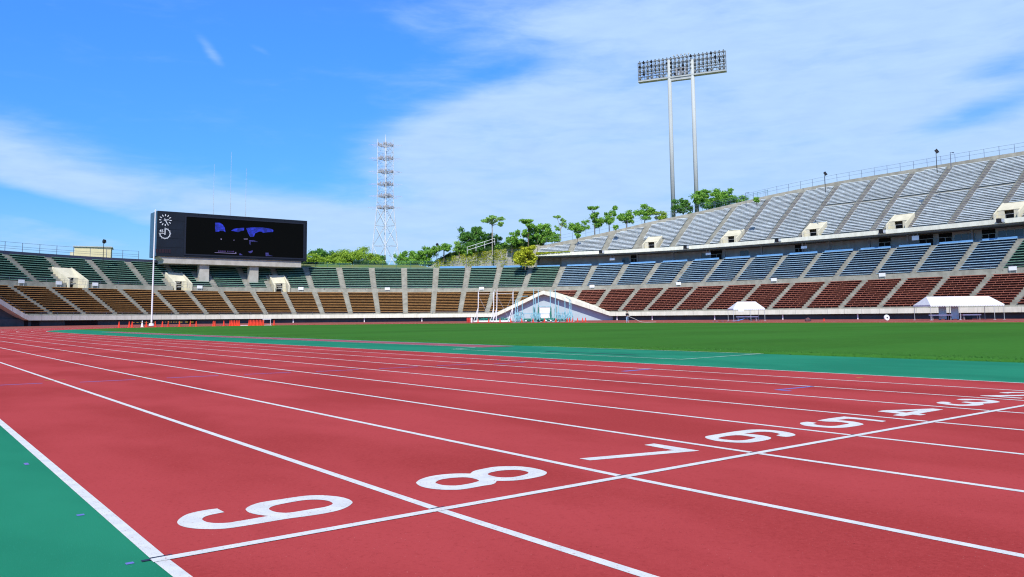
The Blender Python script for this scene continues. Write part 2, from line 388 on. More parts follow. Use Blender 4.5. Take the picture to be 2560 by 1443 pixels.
def strip(mb, x0, x1, y0, y1, dz, step=2.0):
    n = max(1, int(abs(y1-y0)/step)); o = len(mb.v)
    for i in range(n+1):
        y = y0+(y1-y0)*i/n
        for x in (x0, x1): mb.v.append((x, y, gz(x, y)+dz))
    for i in range(n): mb.f.append([o+2*i, o+2*i+1, o+2*i+3, o+2*i+2]); mb.mi.append(mb.cur)

b = MB(); N = 64                                               # one sheet to the horizon, under everything
b.v = [(0, 60, -1.2)] + [(6000*cos(2*pi*i/N), 60+6000*sin(2*pi*i/N), -1.2) for i in range(N)]
b.f = [[0, 1+i, 1+(i+1) % N] for i in range(N)]; b.mi = [0]*N
tag(b.build('ground', M['field']), kind='structure')
b = MB(); ring(b, 10.6, 62, -.006, 8)
tag(b.build('apron', M['apron']), kind='structure')
b = MB(); strip(b, -16, -.001, -26, 100, .0)
tag(b.build('side_surface', M['teal']), kind='structure')
b = MB(); ring(b, 0, 10.98, 0, 3)
track = tag(b.build('running_track', M['track']), kind='structure')
b = MB(); ring(b, -6.5, -.0, -.004, 2)
tag(b.build('inner_surface', M['teal']), kind='structure')

# turf: slightly crowned, with a soft raised edge
def turf_outline():
    pts = [(15.75, -15.6+110.8*i/44) for i in range(45)]
    a0 = atan2(95.6-STR, 15.75-TX0)
    pts += [(TX0+36.7*cos(a0*(1-i/60)), STR+36.7*sin(a0*(1-i/60))) for i in range(61)]
    pts += [(TX0+36.7, STR-STR*i/20) for i in range(1, 20)]
    pts += [(TX0+36.7*cos(-pi*.855*i/60), 36.7*sin(-pi*.855*i/60)) for i in range(61)]
    return pts
TO = turf_outline(); cx_, cy_ = TX0, 40
b = MB(); rows = []
for k, (f, h) in enumerate(((1, -.01), (.9994, .03), (.985, .05), (.94, .07), (.85, .09), (.7, .11), (.45, .12), (.2, .12))):
    o = len(b.v); rows.append(o)
    b.v += [(cx_+(x-cx_)*f, cy_+(y-cy_)*f, gz(cx_+(x-cx_)*f, cy_+(y-cy_)*f)+h) for x, y in TO]
n = len(TO)
for r0, r1 in zip(rows[:-1], rows[1:]):
    for i in range(n): b.f.append([r0+i, r0+(i+1) % n, r1+(i+1) % n, r1+i]); b.mi.append(0)
b.v.append((cx_, cy_, gz(cx_, cy_)+.12))
for i in range(n): b.f.append([rows[-1]+i, rows[-1]+(i+1) % n, len(b.v)-1]); b.mi.append(0)
turf = tag(b.build('turf', M['grass'], smooth=True), kind='structure')
# short blades along the nearest edge of the turf: nobody could count them
rg = random.Random(3); b = MB()
for _ in range(11000):
    t = rg.random()**1.6; y = -2 + 46*t; x = 15.73 + rg.random()**2*(1.2+5*rg.random()); z = gz(x, y) + (.012 if x < 15.8 else .045)
    a = rg.random()*pi; hgt = .015+.022*rg.random(); wd = .006+.006*rg.random(); lx, ly = rg.uniform(-.02, .02), rg.uniform(-.02, .02)
    b.add([(x-wd*cos(a), y-wd*sin(a), z), (x+wd*cos(a), y+wd*sin(a), z), (x+lx, y+ly, z+hgt)], [(0, 1, 2)])
blade = leaf_mat('grass_blade', (.045, .17, .026), (.055, .20, .032), (.07, .23, .036))
tag(b.build('grass', blade, fix=False), 'short mown grass blades along the near edge of the turf', 'grass', kind='stuff')

# ------------------------------------------------------------------ painted markings (parts of the track)
for k in range(10):
    b = MB(); e = 10.98-1.22*k; hw = .026 if k == 0 else .0245
    ring(b, e-hw, e+hw, .0015)
    o = b.build('lane_line', M['line'], track)
    if k == 0: o['label'] = 'wide white line along the outer edge of the track'
b = MB(); flat(b, [(-.03, -.028), (10.98, -.028), (10.98, .024), (-.03, .024)], .003)
b.build('finish_line', M['line'], track)
b = MB()
for k in range(8): flat(b, [(1.22*k-.03, .024), (1.22*k+.05, .024), (1.22*k+.05, .034), (1.22*k-.03, .034)], .0045)
flat(b, [(-.062, .004), (-.027, .004), (-.027, .026), (-.062, .026)], .003)
b.build('sensor_marks', M['sensor'], track)
# numerals: outlines in metres on the track, c = 1 marks a corner
DIG = {"9":[[[0.427,0.684,1],[0.386,0.689],[0.335,0.682],[0.285,0.66],[0.246,0.615],[0.217,0.564],[0.203,0.519],[0.2,0.47],[0.212,0.417],[0.239,0.367],[0.274,0.328],[0.308,0.303],[0.351,0.287],[0.411,0.283],[0.506,0.284],[0.605,0.285],[0.701,0.274],[0.787,0.272],[0.859,0.288],[0.916,0.322],[0.967,0.375],[0.987,0.419],[0.995,0.483],[0.982,0.551],[0.958,0.598],[0.922,0.645],[0.87,0.676],[0.805,0.683],[0.73,0.682],[0.658,0.681],[0.611,0.67],[0.563,0.636],[0.53,0.594],[0.519,0.554],[0.516,0.505],[0.529,0.45],[0.546,0.414],[0.56,0.389,1],[0.513,0.387],[0.447,0.383],[0.415,0.384],[0.383,0.381],[0.343,0.402],[0.318,0.431],[0.307,0.465],[0.306,0.507],[0.314,0.534],[0.333,0.56],[0.364,0.578],[0.399,0.585],[0.429,0.59,1]],[[0.615,0.524],[0.636,0.553],[0.669,0.573],[0.727,0.584],[0.803,0.591],[0.852,0.575],[0.885,0.54],[0.901,0.494],[0.897,0.443],[0.879,0.413],[0.834,0.389],[0.786,0.387],[0.715,0.386],[0.664,0.387],[0.636,0.403],[0.614,0.442],[0.609,0.492]]],"8":[[[1.468,0.612],[1.523,0.663],[1.599,0.7],[1.677,0.707],[1.74,0.692],[1.795,0.661],[1.832,0.624,1],[1.879,0.666],[1.92,0.686],[1.975,0.697],[2.061,0.705],[2.123,0.678],[2.173,0.636],[2.207,0.575],[2.219,0.487],[2.207,0.408],[2.185,0.365],[2.135,0.323],[2.064,0.3],[1.962,0.295],[1.898,0.31],[1.859,0.333],[1.825,0.362,1],[1.783,0.32],[1.743,0.301],[1.691,0.304],[1.617,0.298],[1.55,0.301],[1.501,0.329],[1.462,0.374],[1.435,0.437],[1.431,0.512],[1.45,0.579]],[[1.544,0.539],[1.596,0.582],[1.656,0.591],[1.718,0.575],[1.753,0.546],[1.765,0.5],[1.755,0.43],[1.697,0.402],[1.649,0.395],[1.597,0.397],[1.56,0.419],[1.536,0.461],[1.535,0.508]],[[1.897,0.544],[1.946,0.577],[2.013,0.587],[2.077,0.566],[2.112,0.532],[2.119,0.475],[2.1,0.426],[2.045,0.398],[1.975,0.385],[1.928,0.398],[1.896,0.431],[1.886,0.48]]],"7":[[[2.647,0.593,1],[3.342,0.42,1],[3.362,0.704,1],[3.46,0.703,1],[3.455,0.298,1],[2.652,0.5,1]]],"6":[[[3.977,0.669],[4.024,0.693],[4.092,0.7],[4.211,0.704],[4.362,0.712],[4.451,0.706],[4.54,0.7],[4.598,0.671],[4.639,0.629],[4.662,0.575],[4.669,0.495],[4.654,0.418],[4.615,0.343],[4.574,0.304],[4.524,0.284],[4.441,0.288],[4.427,0.334],[4.45,0.385,1],[4.522,0.397,1],[4.553,0.451],[4.565,0.509],[4.539,0.56],[4.497,0.582],[4.429,0.585],[4.328,0.585,1],[4.357,0.551],[4.367,0.49],[4.359,0.418],[4.328,0.355],[4.294,0.322],[4.229,0.296],[4.148,0.288],[4.036,0.289],[3.968,0.319],[3.923,0.367],[3.898,0.43],[3.891,0.508],[3.911,0.575],[3.937,0.627]],[[4.011,0.576],[4.092,0.595],[4.199,0.59],[4.248,0.558],[4.252,0.51],[4.243,0.453],[4.228,0.41],[4.152,0.394],[4.068,0.392],[4.011,0.417],[3.993,0.469],[3.985,0.524]]],"5":[[[5.465,0.668,1],[5.678,0.679],[5.894,0.67,1],[5.895,0.524],[5.868,0.274,1],[5.783,0.265,1],[5.797,0.437],[5.769,0.564,1],[5.61,0.576,1],[5.624,0.509],[5.62,0.423],[5.58,0.345],[5.52,0.286],[5.431,0.27],[5.323,0.273],[5.226,0.282],[5.14,0.328],[5.103,0.404],[5.087,0.493],[5.103,0.57],[5.17,0.643],[5.234,0.677],[5.317,0.677],[5.328,0.635],[5.321,0.586,1],[5.24,0.57,1],[5.21,0.514],[5.203,0.447],[5.231,0.398],[5.286,0.381],[5.373,0.382],[5.475,0.388],[5.505,0.441],[5.516,0.497],[5.475,0.559],[5.456,0.599]]],"4":[[[6.488,0.677,1],[6.605,0.682,1],[7.099,0.453,1],[7.087,0.351,1],[6.601,0.345,1],[6.566,0.269,1],[6.471,0.277,1],[6.479,0.345,1],[6.294,0.34,1],[6.297,0.435,1],[6.457,0.451,1]],[[6.594,0.553,1],[6.835,0.464,1],[6.588,0.454,1]]],"3":[[[8.144,0.687,1],[8.234,0.683],[8.294,0.641],[8.324,0.587],[8.346,0.517],[8.348,0.44],[8.297,0.356],[8.203,0.288],[8.138,0.282],[8.031,0.291],[7.961,0.312],[7.92,0.338,1],[7.852,0.297,1],[7.735,0.284],[7.645,0.309],[7.573,0.353],[7.532,0.409],[7.542,0.489],[7.57,0.565],[7.608,0.634],[7.662,0.673],[7.762,0.69],[7.813,0.673],[7.816,0.635],[7.797,0.587,1],[7.715,0.583,1],[7.663,0.516],[7.659,0.451],[7.715,0.412],[7.818,0.395,1],[7.861,0.46],[7.896,0.534,1],[7.986,0.525],[7.993,0.477],[8.015,0.435],[8.1,0.405],[8.183,0.393,1],[8.222,0.441],[8.239,0.5],[8.214,0.542],[8.141,0.577],[8.114,0.631]]]}
DIG['2'] = [[[8.75,.70,1],[8.75,.29,1],[8.835,.29,1],[8.84,.53,1],[8.95,.46],[9.08,.385],[9.2,.325],[9.32,.295],[9.43,.31],[9.51,.37],[9.55,.48],[9.53,.59],[9.46,.665],[9.36,.7],[9.27,.705,1],[9.27,.61,1],[9.36,.6],[9.43,.56],[9.455,.49],[9.43,.42],[9.36,.39],[9.26,.41],[9.14,.475],[9.0,.565],[8.87,.66],[8.8,.7]]]
def smooth_loop(pts, sub=4):
    n = len(pts); out = []
    for i in range(n):
        p0, p1, p2, p3 = pts[i-1], pts[i], pts[(i+1) % n], pts[(i+2) % n]
        a = p1 if len(p1) > 2 else p0; d = p2 if len(p2) > 2 else p3
        for j in range(sub):
            t = j/sub; q = []
            for c in (0, 1):
                m1 = (p2[c]-a[c])/2 if len(p1) < 3 else (p2[c]-p1[c]); m2 = (d[c]-p1[c])/2 if len(p2) < 3 else (p2[c]-p1[c])
                q.append((2*t**3-3*t**2+1)*p1[c]+(t**3-2*t**2+t)*m1+(-2*t**3+3*t**2)*p2[c]+(t**3-t**2)*m2)
            out.append(q)
    return out
def fill_loops(loops, zf):
    bm = bmesh.new()
    for L in loops:
        vv = [bm.verts.new((x, y, zf(x, y))) for x, y in L]
        for i in range(len(vv)): bm.edges.new((vv[i], vv[(i+1) % len(vv)]))
    bmesh.ops.triangle_fill(bm, use_beauty=True, edges=bm.edges[:], normal=(0, 0, 1))
    for f in bm.faces:
        if f.normal.z < 0: f.normal_flip()
    return bm
for ch in '98765432':
    bm = fill_loops([smooth_loop(L) for L in DIG[ch]], lambda x, y: gz(x, y)+.0015)
    me = bpy.data.meshes.new('lane_number'); bm.to_mesh(me); bm.free(); me.materials.append(M['line'])
    o = bpy.data.objects.new('lane_number', me); col.objects.link(o); o.parent = track
    o['label'] = 'white painted lane number %s lying towards the infield' % ch
b = MB()
for x0, x1, y in ((.2, 1.0, 10.32), (1.46, 2.22, 10.15), (2.68, 3.48, 10.17), (3.9, 4.7, 10.13), (5.1, 5.92, 10.0), (6.32, 7.14, 9.97), (7.58, 8.38, 10.0), (8.78, 9.58, 9.75), (10.05, 10.8, 9.9)):
    flat(b, [(x0, y-.028), (x1, y-.028), (x1, y+.028), (x0, y+.028)], .0015)
flat(b, [(8.95, 6.30), (9.75, 6.42), (9.75, 6.50), (8.95, 6.42)], .0015)
flat(b, [(7.75, 2.58), (8.55, 2.58), (8.55, 2.64), (7.75, 2.64)], .0015); flat(b, [(7.74, 2.42), (7.80, 2.42), (7.80, 2.58), (7.74, 2.58)], .0015)
b.build('start_mark', M['bluemark'], track)
b = MB()
for x, y in ((1.24, 10.87), (2.45, 10.67)): flat(b, [(x-.14, y-.02), (x+.14, y-.02), (x+.14, y+.02), (x-.14, y+.02)], .003)
flat(b, [(10.3, 2.97), (10.5, 2.97), (10.5, 3.02), (10.3, 3.02)], .0015)
b.build('lane_mark', M['orangemark'], track)
b = MB()
for x, y, a, c in ((-.11, 2.67, .012, .04), (-.10, .96, .016, .016), (-.10, .02, .014, .013)): flat(b, [(x-a, y-c), (x+a, y-c), (x+a, y+c), (x-a, y+c)], .0015)
o = b.build('edge_mark', M['bluemark'], track); o['label'] = 'small blue marks on the green surface beside the track'
# runway for the long jump and its outlined box on the green strip
b = MB(); b.cur = 0; strip(b, 14.02, 15.26, 17.4, 74, .002)
b.cur = 1; strip(b, 13.97, 14.02, 17.4, 74, .004); strip(b, 15.26, 15.31, 17.4, 74, .004)
tag(b.build('runway', [M['runway'], M['wornline']]), kind='structure')
b = MB(); lw = .045
for x0, x1, y0, y1 in ((12.55, 12.55+lw, 8.15, 17.0), (15.68, 15.68+lw, 8.3, 17.0)): strip(b, x0, x1, y0, y1, .003)
flat(b, [(12.55+lw, 8.15), (15.68, 8.35), (15.68, 8.35+lw), (12.55+lw, 8.15+lw)], .003)
flat(b, [(12.6, 16.95), (13.9, 17.6), (13.9, 17.66), (12.6, 17.0)], .003)
tag(b.build('box_outline', M['wornline']), kind='structure')
b = MB(); flat(b, [(13.35, 10.2), (13.43, 10.2), (13.43, 13.6), (13.35, 13.6)], .003)
tag(b.build('take_off_strip', M['sensor']), kind='structure')

# ------------------------------------------------------------------ the stands
AIS = [140.81, 134.31, 128.11, 121.97, 115.83, 109.84, 103.73, 97.66, 91.73, 85.79, 79.8, 73.86, 67.88, 61.89, 55.89, 49.89, 43.99, 37.88, 31.89, 25.89, 19.83, 13.89, 7.35, 0.6,
       -6.15, -12.99, -19.67, -26.34, -33.02, -39.6, -46.03, -52.82, -59.4, -66.0]
AIS = [153.2, 147.0] + AIS
S_L, S_R = 156.0, -70.0
GABLES = [(48.1, 37.2, 21.8, 4.9), (168.0, 157.0, 145.8, 4.9)]
def gable(s):
    for a, c, e, h in GABLES:
        if e < s < a: return h*((a-s)/(a-c) if s > c else (s-e)/(c-e))
    return 0.0
def srange(a, b, step): 
    n = max(1, int(abs(b-a)/step+.5)); return [a+(b-a)*i/n for i in range(n+1)]
def rowL(j): return .35+.70*j, 2.10+.370*j          # lower tier: front edge and tread height of each row
def rowU(j): return 12.2+.735*j, 7.80+.460*j        # upper tier
def rowD(j): return 20.75+.53*j, 16.70+.366*j       # the high deck
NL, NU = 13, 12
DTOP = [(43.5, 22.2), (36.4, 25.0), (30, 27.8), (24.2, 30.6), (17.2, 33.1), (10.4, 35.5), (3.7, 37.4), (-2.8, 38.6), (-9.4, 39.6), (-16, 40.1), (-23, 40.5), (-29, 40.8), (-36, 41.0), (-75, 41.3)]
def dtop(s):
    if s >= DTOP[0][0]: return DTOP[0][1]
    for (a, x), (c, y) in zip(DTOP[:-1], DTOP[1:]):
        if c <= s <= a: return x+(y-x)*(a-s)/(a-c)
    return DTOP[-1][1]
def zdeck(d): return 16.70+.69*(d-20.75)
D_END = 42.9

stand = empty('grandstand', sp(60, 5, 0), 'curved concrete grandstand with two tiers of coloured benches round the far side of the track', 'grandstand')
inv = stand.matrix_world.inverted() if False else None
def world_child(o, par):
    """parent without moving: the parent only has a translation"""
    o.parent = par; o.matrix_parent_inverse = Matrix.Translation(-Vector(par.location)); return o
def part(mb, name, mats, par, **k):
    return world_child(mb.build(name, mats, None, **k), par)

ss = srange(S_L, S_R, 1.5)
b = MB(); prof = [(1.3, .3), (1.3, 1.7), (.365, 1.78)]
for j in range(NL):
    d, z = rowL(j); prof += [(max(d, .365), z-.37 if j else 1.79), (max(d, .365), z)]
prof += [(rowL(NL)[0], rowL(NL-1)[1]), (rowL(NL)[0], 6.98), (12.0, 6.98), (12.0, .3)]
def roof_back(q):
    zt = 1.80+gable(q); return min(9.6, max(.8, .35+.70*(zt-2.1)/.37+.75))
o0 = None; sg = sorted(set(ss+srange(48.2, 21.7, .5)), reverse=True)
for q in sg:                                              # the rows stop behind the tunnel roofs
    o = len(b.v); n = len(prof); h = gable(q)
    for d, z in prof:
        if h > .02 and d < 11: d, z = max(d, roof_back(q)-.15), max(z, min(6.9, 1.6+h) if z > 1 else z)
        b.v.append(tuple(sp(q, d, z)))
    if o0 is not None:
        for i in range(n): b.f.append([o0+i, o0+(i+1) % n, o+(i+1) % n, o+i]); b.mi.append(0)
    o0 = o
part(b, 'lower_terrace', M['conc'], stand)
b = MB(); prof = [(12.004, 6.9), (12.004, 7.95), (12.2, 7.95)]
for j in range(NU):
    d, z = rowU(j); prof += [(d, z-.46 if j else 7.94), (d, z)]
dU = rowU(NU)[0]
prof += [(dU, rowU(NU-1)[1]), (dU, 13.15), (22.6, 13.15), (22.6, 6.9)]
VU = [(127.75, 2.0), (109.6, 1.85), (91.6, 1.75)]
VD = [(21.4, 1.75), (5.5, 1.95), (-11.4, 1.8), (-27.0, 1.9), (-44.2, 2.0)]
def cuts(vs_, base):
    out = list(base)
    for s, hw in vs_: out += [s+hw-.1, s+hw-.11, s-hw+.1, s-hw+.11]
    return sorted(set(out), reverse=True)
o0 = None
for q in cuts(VU, ss):                                    # the rows stop short of the stair entrances
    o = len(b.v); n = len(prof); inside = any(abs(q-s) < hw-.105 for s, hw in VU)
    for d, z in prof: b.v.append(tuple(sp(q, d, 6.99 if inside and d < 16.4 and z > 6.99 else z)))
    if o0 is not None:
        for i in range(n): b.f.append([o0+i, o0+(i+1) % n, o+(i+1) % n, o+i]); b.mi.append(0)
    o0 = o
part(b, 'upper_terrace', M['conc'], stand)
# stairs in the aisles: half-height steps on the terraces
for s in AIS:
    if s > 150: continue
    for rf, n in ((rowL, NL), (rowU, NU)):
        b = MB()
        for j in range(n-1):
            d, z = rf(j); d2, z2 = rf(j+1); F = frame_at(s, d2-.33, z)
            if rf is rowL and z < 2.1+gable(s): continue
            b.box((-.5, 0, 0), (.5, .36, (z2-z)*.5), F)
        part(b, 'aisle_stairs', M['conc'], stand)
# front parapet (rises over the two tunnels), the wall under it, the tunnel roofs
b = MB(); sf = srange(S_L, S_R, .8)
b.sweep([(0, 1.05), (0, 1.83), (.36, 1.83), (.36, 1.05)], sf, zf=gable); part(b, 'parapet', M['fascia'], stand)
b = MB()
for s in srange(S_L-1, S_R+1, 3.0):
    F = frame_at(s, -.006, 1.06+gable(s)); b.box((-.012, 0, 0), (.012, .05, .76), F)
part(b, 'parapet_joints', M['conc_dark'], stand)
b = MB(); b.sweep([(.9, -.3), (.9, 1.3), (1.2, 1.3), (1.2, -.3)], srange(S_L, 145.0, 1)+srange(144.9, 48.2, 1.5)); b.sweep([(.9, -.3), (.9, 1.3), (1.2, 1.3), (1.2, -.3)], srange(21.6, S_R, 1.5))
b.sweep([(.36, 1.06), (1.0, 1.06), (1.0, 1.12), (.36, 1.12)], srange(144.9, 48.2, 1.5)); b.sweep([(.36, 1.06), (1.0, 1.06), (1.0, 1.12), (.36, 1.12)], srange(21.6, S_R, 1.5))
part(b, 'front_wall', M['wall'], stand)
for a, c, e, h in GABLES:
    sg = [q for q in srange(a-.05, e+.05, .6) if q < S_L]
    b = MB(); o = len(b.v)
    for q in sg:
        for d, z in ((1.25, -.3), (1.25, 1.15+gable(q))): b.v.append(tuple(sp(q, d, z)))
    for k in range(len(sg)-1): b.f.append([o+2*k, o+2*k+1, o+2*k+3, o+2*k+2]); b.mi.append(0)
    ow = part(b, 'tunnel_wall', M['wall_pale'] if a < 60 else M['wall'], stand)
    ow['label'] = 'pale wall under the gable of the stand tunnel' if a < 60 else 'dark wall under the sloping parapet end'
    b = MB(); prev = None
    for q in sg:                                             # solid roof behind the sloping parapet, back to the rows it cuts
        zt = 1.80+gable(q); dd = roof_back(q)
        o = len(b.v); b.v += [tuple(sp(q, .36, zt)), tuple(sp(q, dd, zt)), tuple(sp(q, dd, zt-.75)), tuple(sp(q, .36, zt-.75))]
        if prev is not None:
            for i in range(4): b.f.append([prev+i, prev+(i+1) % 4, o+(i+1) % 4, o+i]); b.mi.append(0)
        prev = o
    part(b, 'tunnel_roof', M['fascia'], stand)
# shutter door in the gable wall
b = MB(); F = frame_at(37.0, 1.23, 0)
b.cur = 0; b.box((-1.25, -.06, -.1), (1.25, 0, 3.0), F)
b.cur = 1
for x in (-1.35, 1.25): b.box((x, -.09, -.1), (x+.1, 0, 3.1), F)
b.box((-1.25, -.09, 3.0), (1.25, 0, 3.1), F)
for k in range(1, 10): b.box((-1.25, -.075, .3*k), (1.25, -.061, .3*k+.02), F)
part(b, 'shutter_door', [M['white'], M['pole_grey']], stand)
b = MB()
for s0, s1 in ((137.6, 131.2), (144.2, 142.6), (145.6, 144.8), (113.5, 111.6)): b.sweep([(.86, -.1), (.86, 1.02), (.895, 1.02), (.895, -.1)], srange(s0, s1, 1))  # thin near-black panels: the shade of the openings given as colour
part(b, 'wall_opening_shade', M['dark'], stand)
for s in (91.9, 76.8, 64.3, 20.5, 12.4, -1.6, -15.5, -29.2):
    b = MB(); F = frame_at(s, .55, -.2); b.box((-.09, -.09, 0), (.09, .09, 1.22), F)
    o = part(b, 'white_post', M['white'], stand)

# rear rim of the two-tier part, blue fence panels in front of the concourse
b = MB(); b.sweep([(22.2, 13.1), (22.2, 13.95), (22.6, 13.95), (22.6, 13.1)], srange(S_L, 108, 2)); part(b, 'rim_wall', M['rim_dark'], stand)
b = MB(); b.sweep([(22.35, 13.1), (22.35, 13.45), (22.6, 13.45), (22.6, 13.1)], srange(107.9, 45, 2)); part(b, 'rim_kerb', M['conc'], stand)
for i in range(len(AIS)-1):
    a, c = AIS[i]-.7, AIS[i+1]+.7
    if a > 62: continue
    b = MB(); b.sweep([(21.1, 13.12), (21.1, 13.62 if a < 44 else 13.75), (21.16, 13.62 if a < 44 else 13.75), (21.16, 13.12)], srange(a, c, 1.5)); part(b, 'barrier_panel', M['rail_blue'], stand)

# the high deck over the back straight
deck = empty('upper_deck', sp(0, 22, 13.1), 'steep upper deck of silver benches above the blue seats on the right', 'grandstand')
sd = srange(D_END, S_R, 1.0)
b = MB(); o0 = None
NJ = 39
for q in cuts(VD, sd):
    inside = any(abs(q-s) < hw-.105 for s, hw in VD)
    dt = dtop(q); zt = zdeck(dt); pr = [(20.34, 15.75), (20.34, 16.2), (20.70, 16.2)]
    for j in range(NJ):
        d, z = rowD(j); pr += [(d, z-.366 if j else 16.3), (d, z)]
    pr = [(min(d, dt), min(z, zt)) for d, z in pr] + [(dt+.001, zt+.55), (dt+1.0, zt+.65), (dt+1.0, 13.0), (25.5, 13.0), (25.5, 15.7), (24.5, 15.74)]
    if inside: pr = [(d, min(z, 16.63) if d < 23.6 else z) for d, z in pr]
    o = len(b.v); b.v += [tuple(sp(q, d, z)) for d, z in pr]; n = len(pr)
    if o0 is not None:
        for i in range(n): b.f.append([o0+i, o0+(i+1) % n, o+(i+1) % n, o+i]); b.mi.append(0)
    else: b.f.append([o+i for i in range(n)]); b.mi.append(0)
    o0 = o
part(b, 'deck_terrace', M['conc'], deck, fix=False)
b = MB(); b.sweep([(20.0, 15.85), (20.0, 16.62), (20.33, 16.62), (20.33, 15.85)], srange(D_END, S_R, 1.5)); part(b, 'deck_parapet', M['fascia'], deck)
b = MB(); b.sweep([(20.36, 15.60), (20.36, 15.72), (25.2, 15.72), (25.2, 15.60)], srange(D_END, S_R, 1.5)); part(b, 'deck_soffit', M['conc_dark'], deck)
b = MB(); b.sweep([(25.0, 13.0), (25.0, 15.7), (25.2, 15.7), (25.2, 13.0)], srange(D_END, S_R, 1.5)); part(b, 'concourse_wall', M['conc_wall'], deck)
b = MB(); F = frame_at(D_END, 20.4, 13.0); b.box((-.25, 0, 0), (0, 4.9, 3.6), F); part(b, 'end_wall', M['conc'], deck)
DARKS = [(26.2, 25.0), (11.7, 9.2), (-6.2, -7.8), (-22.0, -24.1), (-28.9, -31.2), (-32.1, -34.2), (-38.8, -40.8)]
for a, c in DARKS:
    b = MB(); b.cur = 0; b.sweep([(24.95, 13.2), (24.95, 15.55), (24.99, 15.55), (24.99, 13.2)], srange(a, c, 1))  # dark panel painted for the shade inside the opening
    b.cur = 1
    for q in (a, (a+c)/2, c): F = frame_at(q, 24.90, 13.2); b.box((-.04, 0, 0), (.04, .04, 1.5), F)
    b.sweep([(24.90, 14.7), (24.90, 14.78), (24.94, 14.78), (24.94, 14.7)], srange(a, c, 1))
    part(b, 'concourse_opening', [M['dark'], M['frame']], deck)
for a, c in ((27.8, 26.5), (13.4, 11.9), (-34.6, -37.8), (-41.2, -46), (5.2, 3.4)):
    b = MB(); b.cur = 0; b.sweep([(24.95, 13.9), (24.95, 15.1), (24.99, 15.1), (24.99, 13.9)], srange(a, c, 1)); b.cur = 1
    for q in srange(a, c, 1.1): F = frame_at(q, 24.90, 13.9); b.box((-.03, 0, 0), (.03, .04, 1.2), F)
    part(b, 'concourse_window', [M['glass'], M['frame']], deck)
for s in (24.6, 18.0, 8.0, 0.0, -8.4, -13.5, -20.9, -27.6, -37.9, -48.0):
    b = MB(); F = frame_at(s, 23.6, 13.15); b.box((-.16, -.16, 0), (.16, .16, 2.5), F); part(b, 'column', M['col_grey'], deck)
DAIS = [36.4, 30.0, 24.2, 17.2, 10.4, 3.7, -2.8, -9.4, -16.2, -22.8, -29.0, -35.8, -42.4, -49.0, -55.6, -62.2]
for s in DAIS:
    b = MB()
    for j in range(NJ-1):
        d, z = rowD(j); d2, z2 = rowD(j+1)
        if d2+.5 > dtop(s): break
        F = frame_at(s, d2-.34, z); b.box((-.52, .06, 0), (.52, .38, (z2-z)*.5), F)
    part(b, 'aisle_stairs', M['stair_dark'] if s < 5 else M['conc'], deck)

# stair entrances (the cream concrete boxes)
def portal(s, hw, d0, z0, L, zb, hf, hd, par, lab):
    """two raking side walls, a deep lintel and the dark way in"""
    b = MB(); F = frame_at(s, d0, z0); b.cur = 0
    side = [(0, 0, -.25), (0, 0, hf), (0, L, zb), (0, L, -.25)]
    for x in (-hw, hw-.28): b.prism([(x, p[1], p[2]) for p in side], (.28, 0, 0), F)
    k = .52*L if par is stand else .22*L                # lintel, leaning back between the walls
    b.prism([(-hw+.28, k, hd), (-hw+.28, L-.25, zb-.12), (-hw+.28, L, zb-.12), (-hw+.28, L, hd)], (2*hw-.56, 0, 0), F)
    dw = 1.15 if par is deck else 1.05                     # narrow doorway: cheeks beside it
    x1 = hw-.28
    for a, c in ((-x1, -dw*.55), (dw*.75, x1)): b.box((a, k+.05, -.2), (c, k+.30, hd+.05), F)
    b.cur = 1; b.box((-dw*.55, k+.9, -.2), (dw*.75, k+1.0, hd+.02), F); b.cur = 2; b.box((-dw*.55, k+.86, -.2), (dw*.3, k+.895, hd*.62), F)  # recess panels: tan and near-black tones painted for the shade inside
    o = ent = o = part(b, 'stair_entrance', [M['cream'], M['door'], M['dark']], par); o['label'] = lab
    b = MB()
    for x in (-hw+.3, -.1, hw-.3): b.tube(F @ Vector((x, .06, 0)), F @ Vector((x, .06, .75)), .025, n=6)
    b.tube(F @ Vector((-hw+.3, .06, .75)), F @ Vector((hw-.3, .06, .75)), .025, n=6); part(b, 'entrance_rail', M['steel'], ent)
for (s, hw), lab in zip(VU, ('cream stair entrance in the green tier left of the scoreboard', 'cream stair entrance under the left end of the scoreboard', 'cream stair entrance under the right half of the scoreboard')):
    portal(s, hw, 11.7, 6.98, 5.2, 4.15, 1.55, 2.1, stand, lab)
for i, (s, hw) in enumerate(VD):
    portal(s, hw, 20.5, 16.62, 3.7, 3.15, 1.0, 1.55, deck, 'cream stair entrance low in the upper deck, %s from the left' % ORD[i+1])

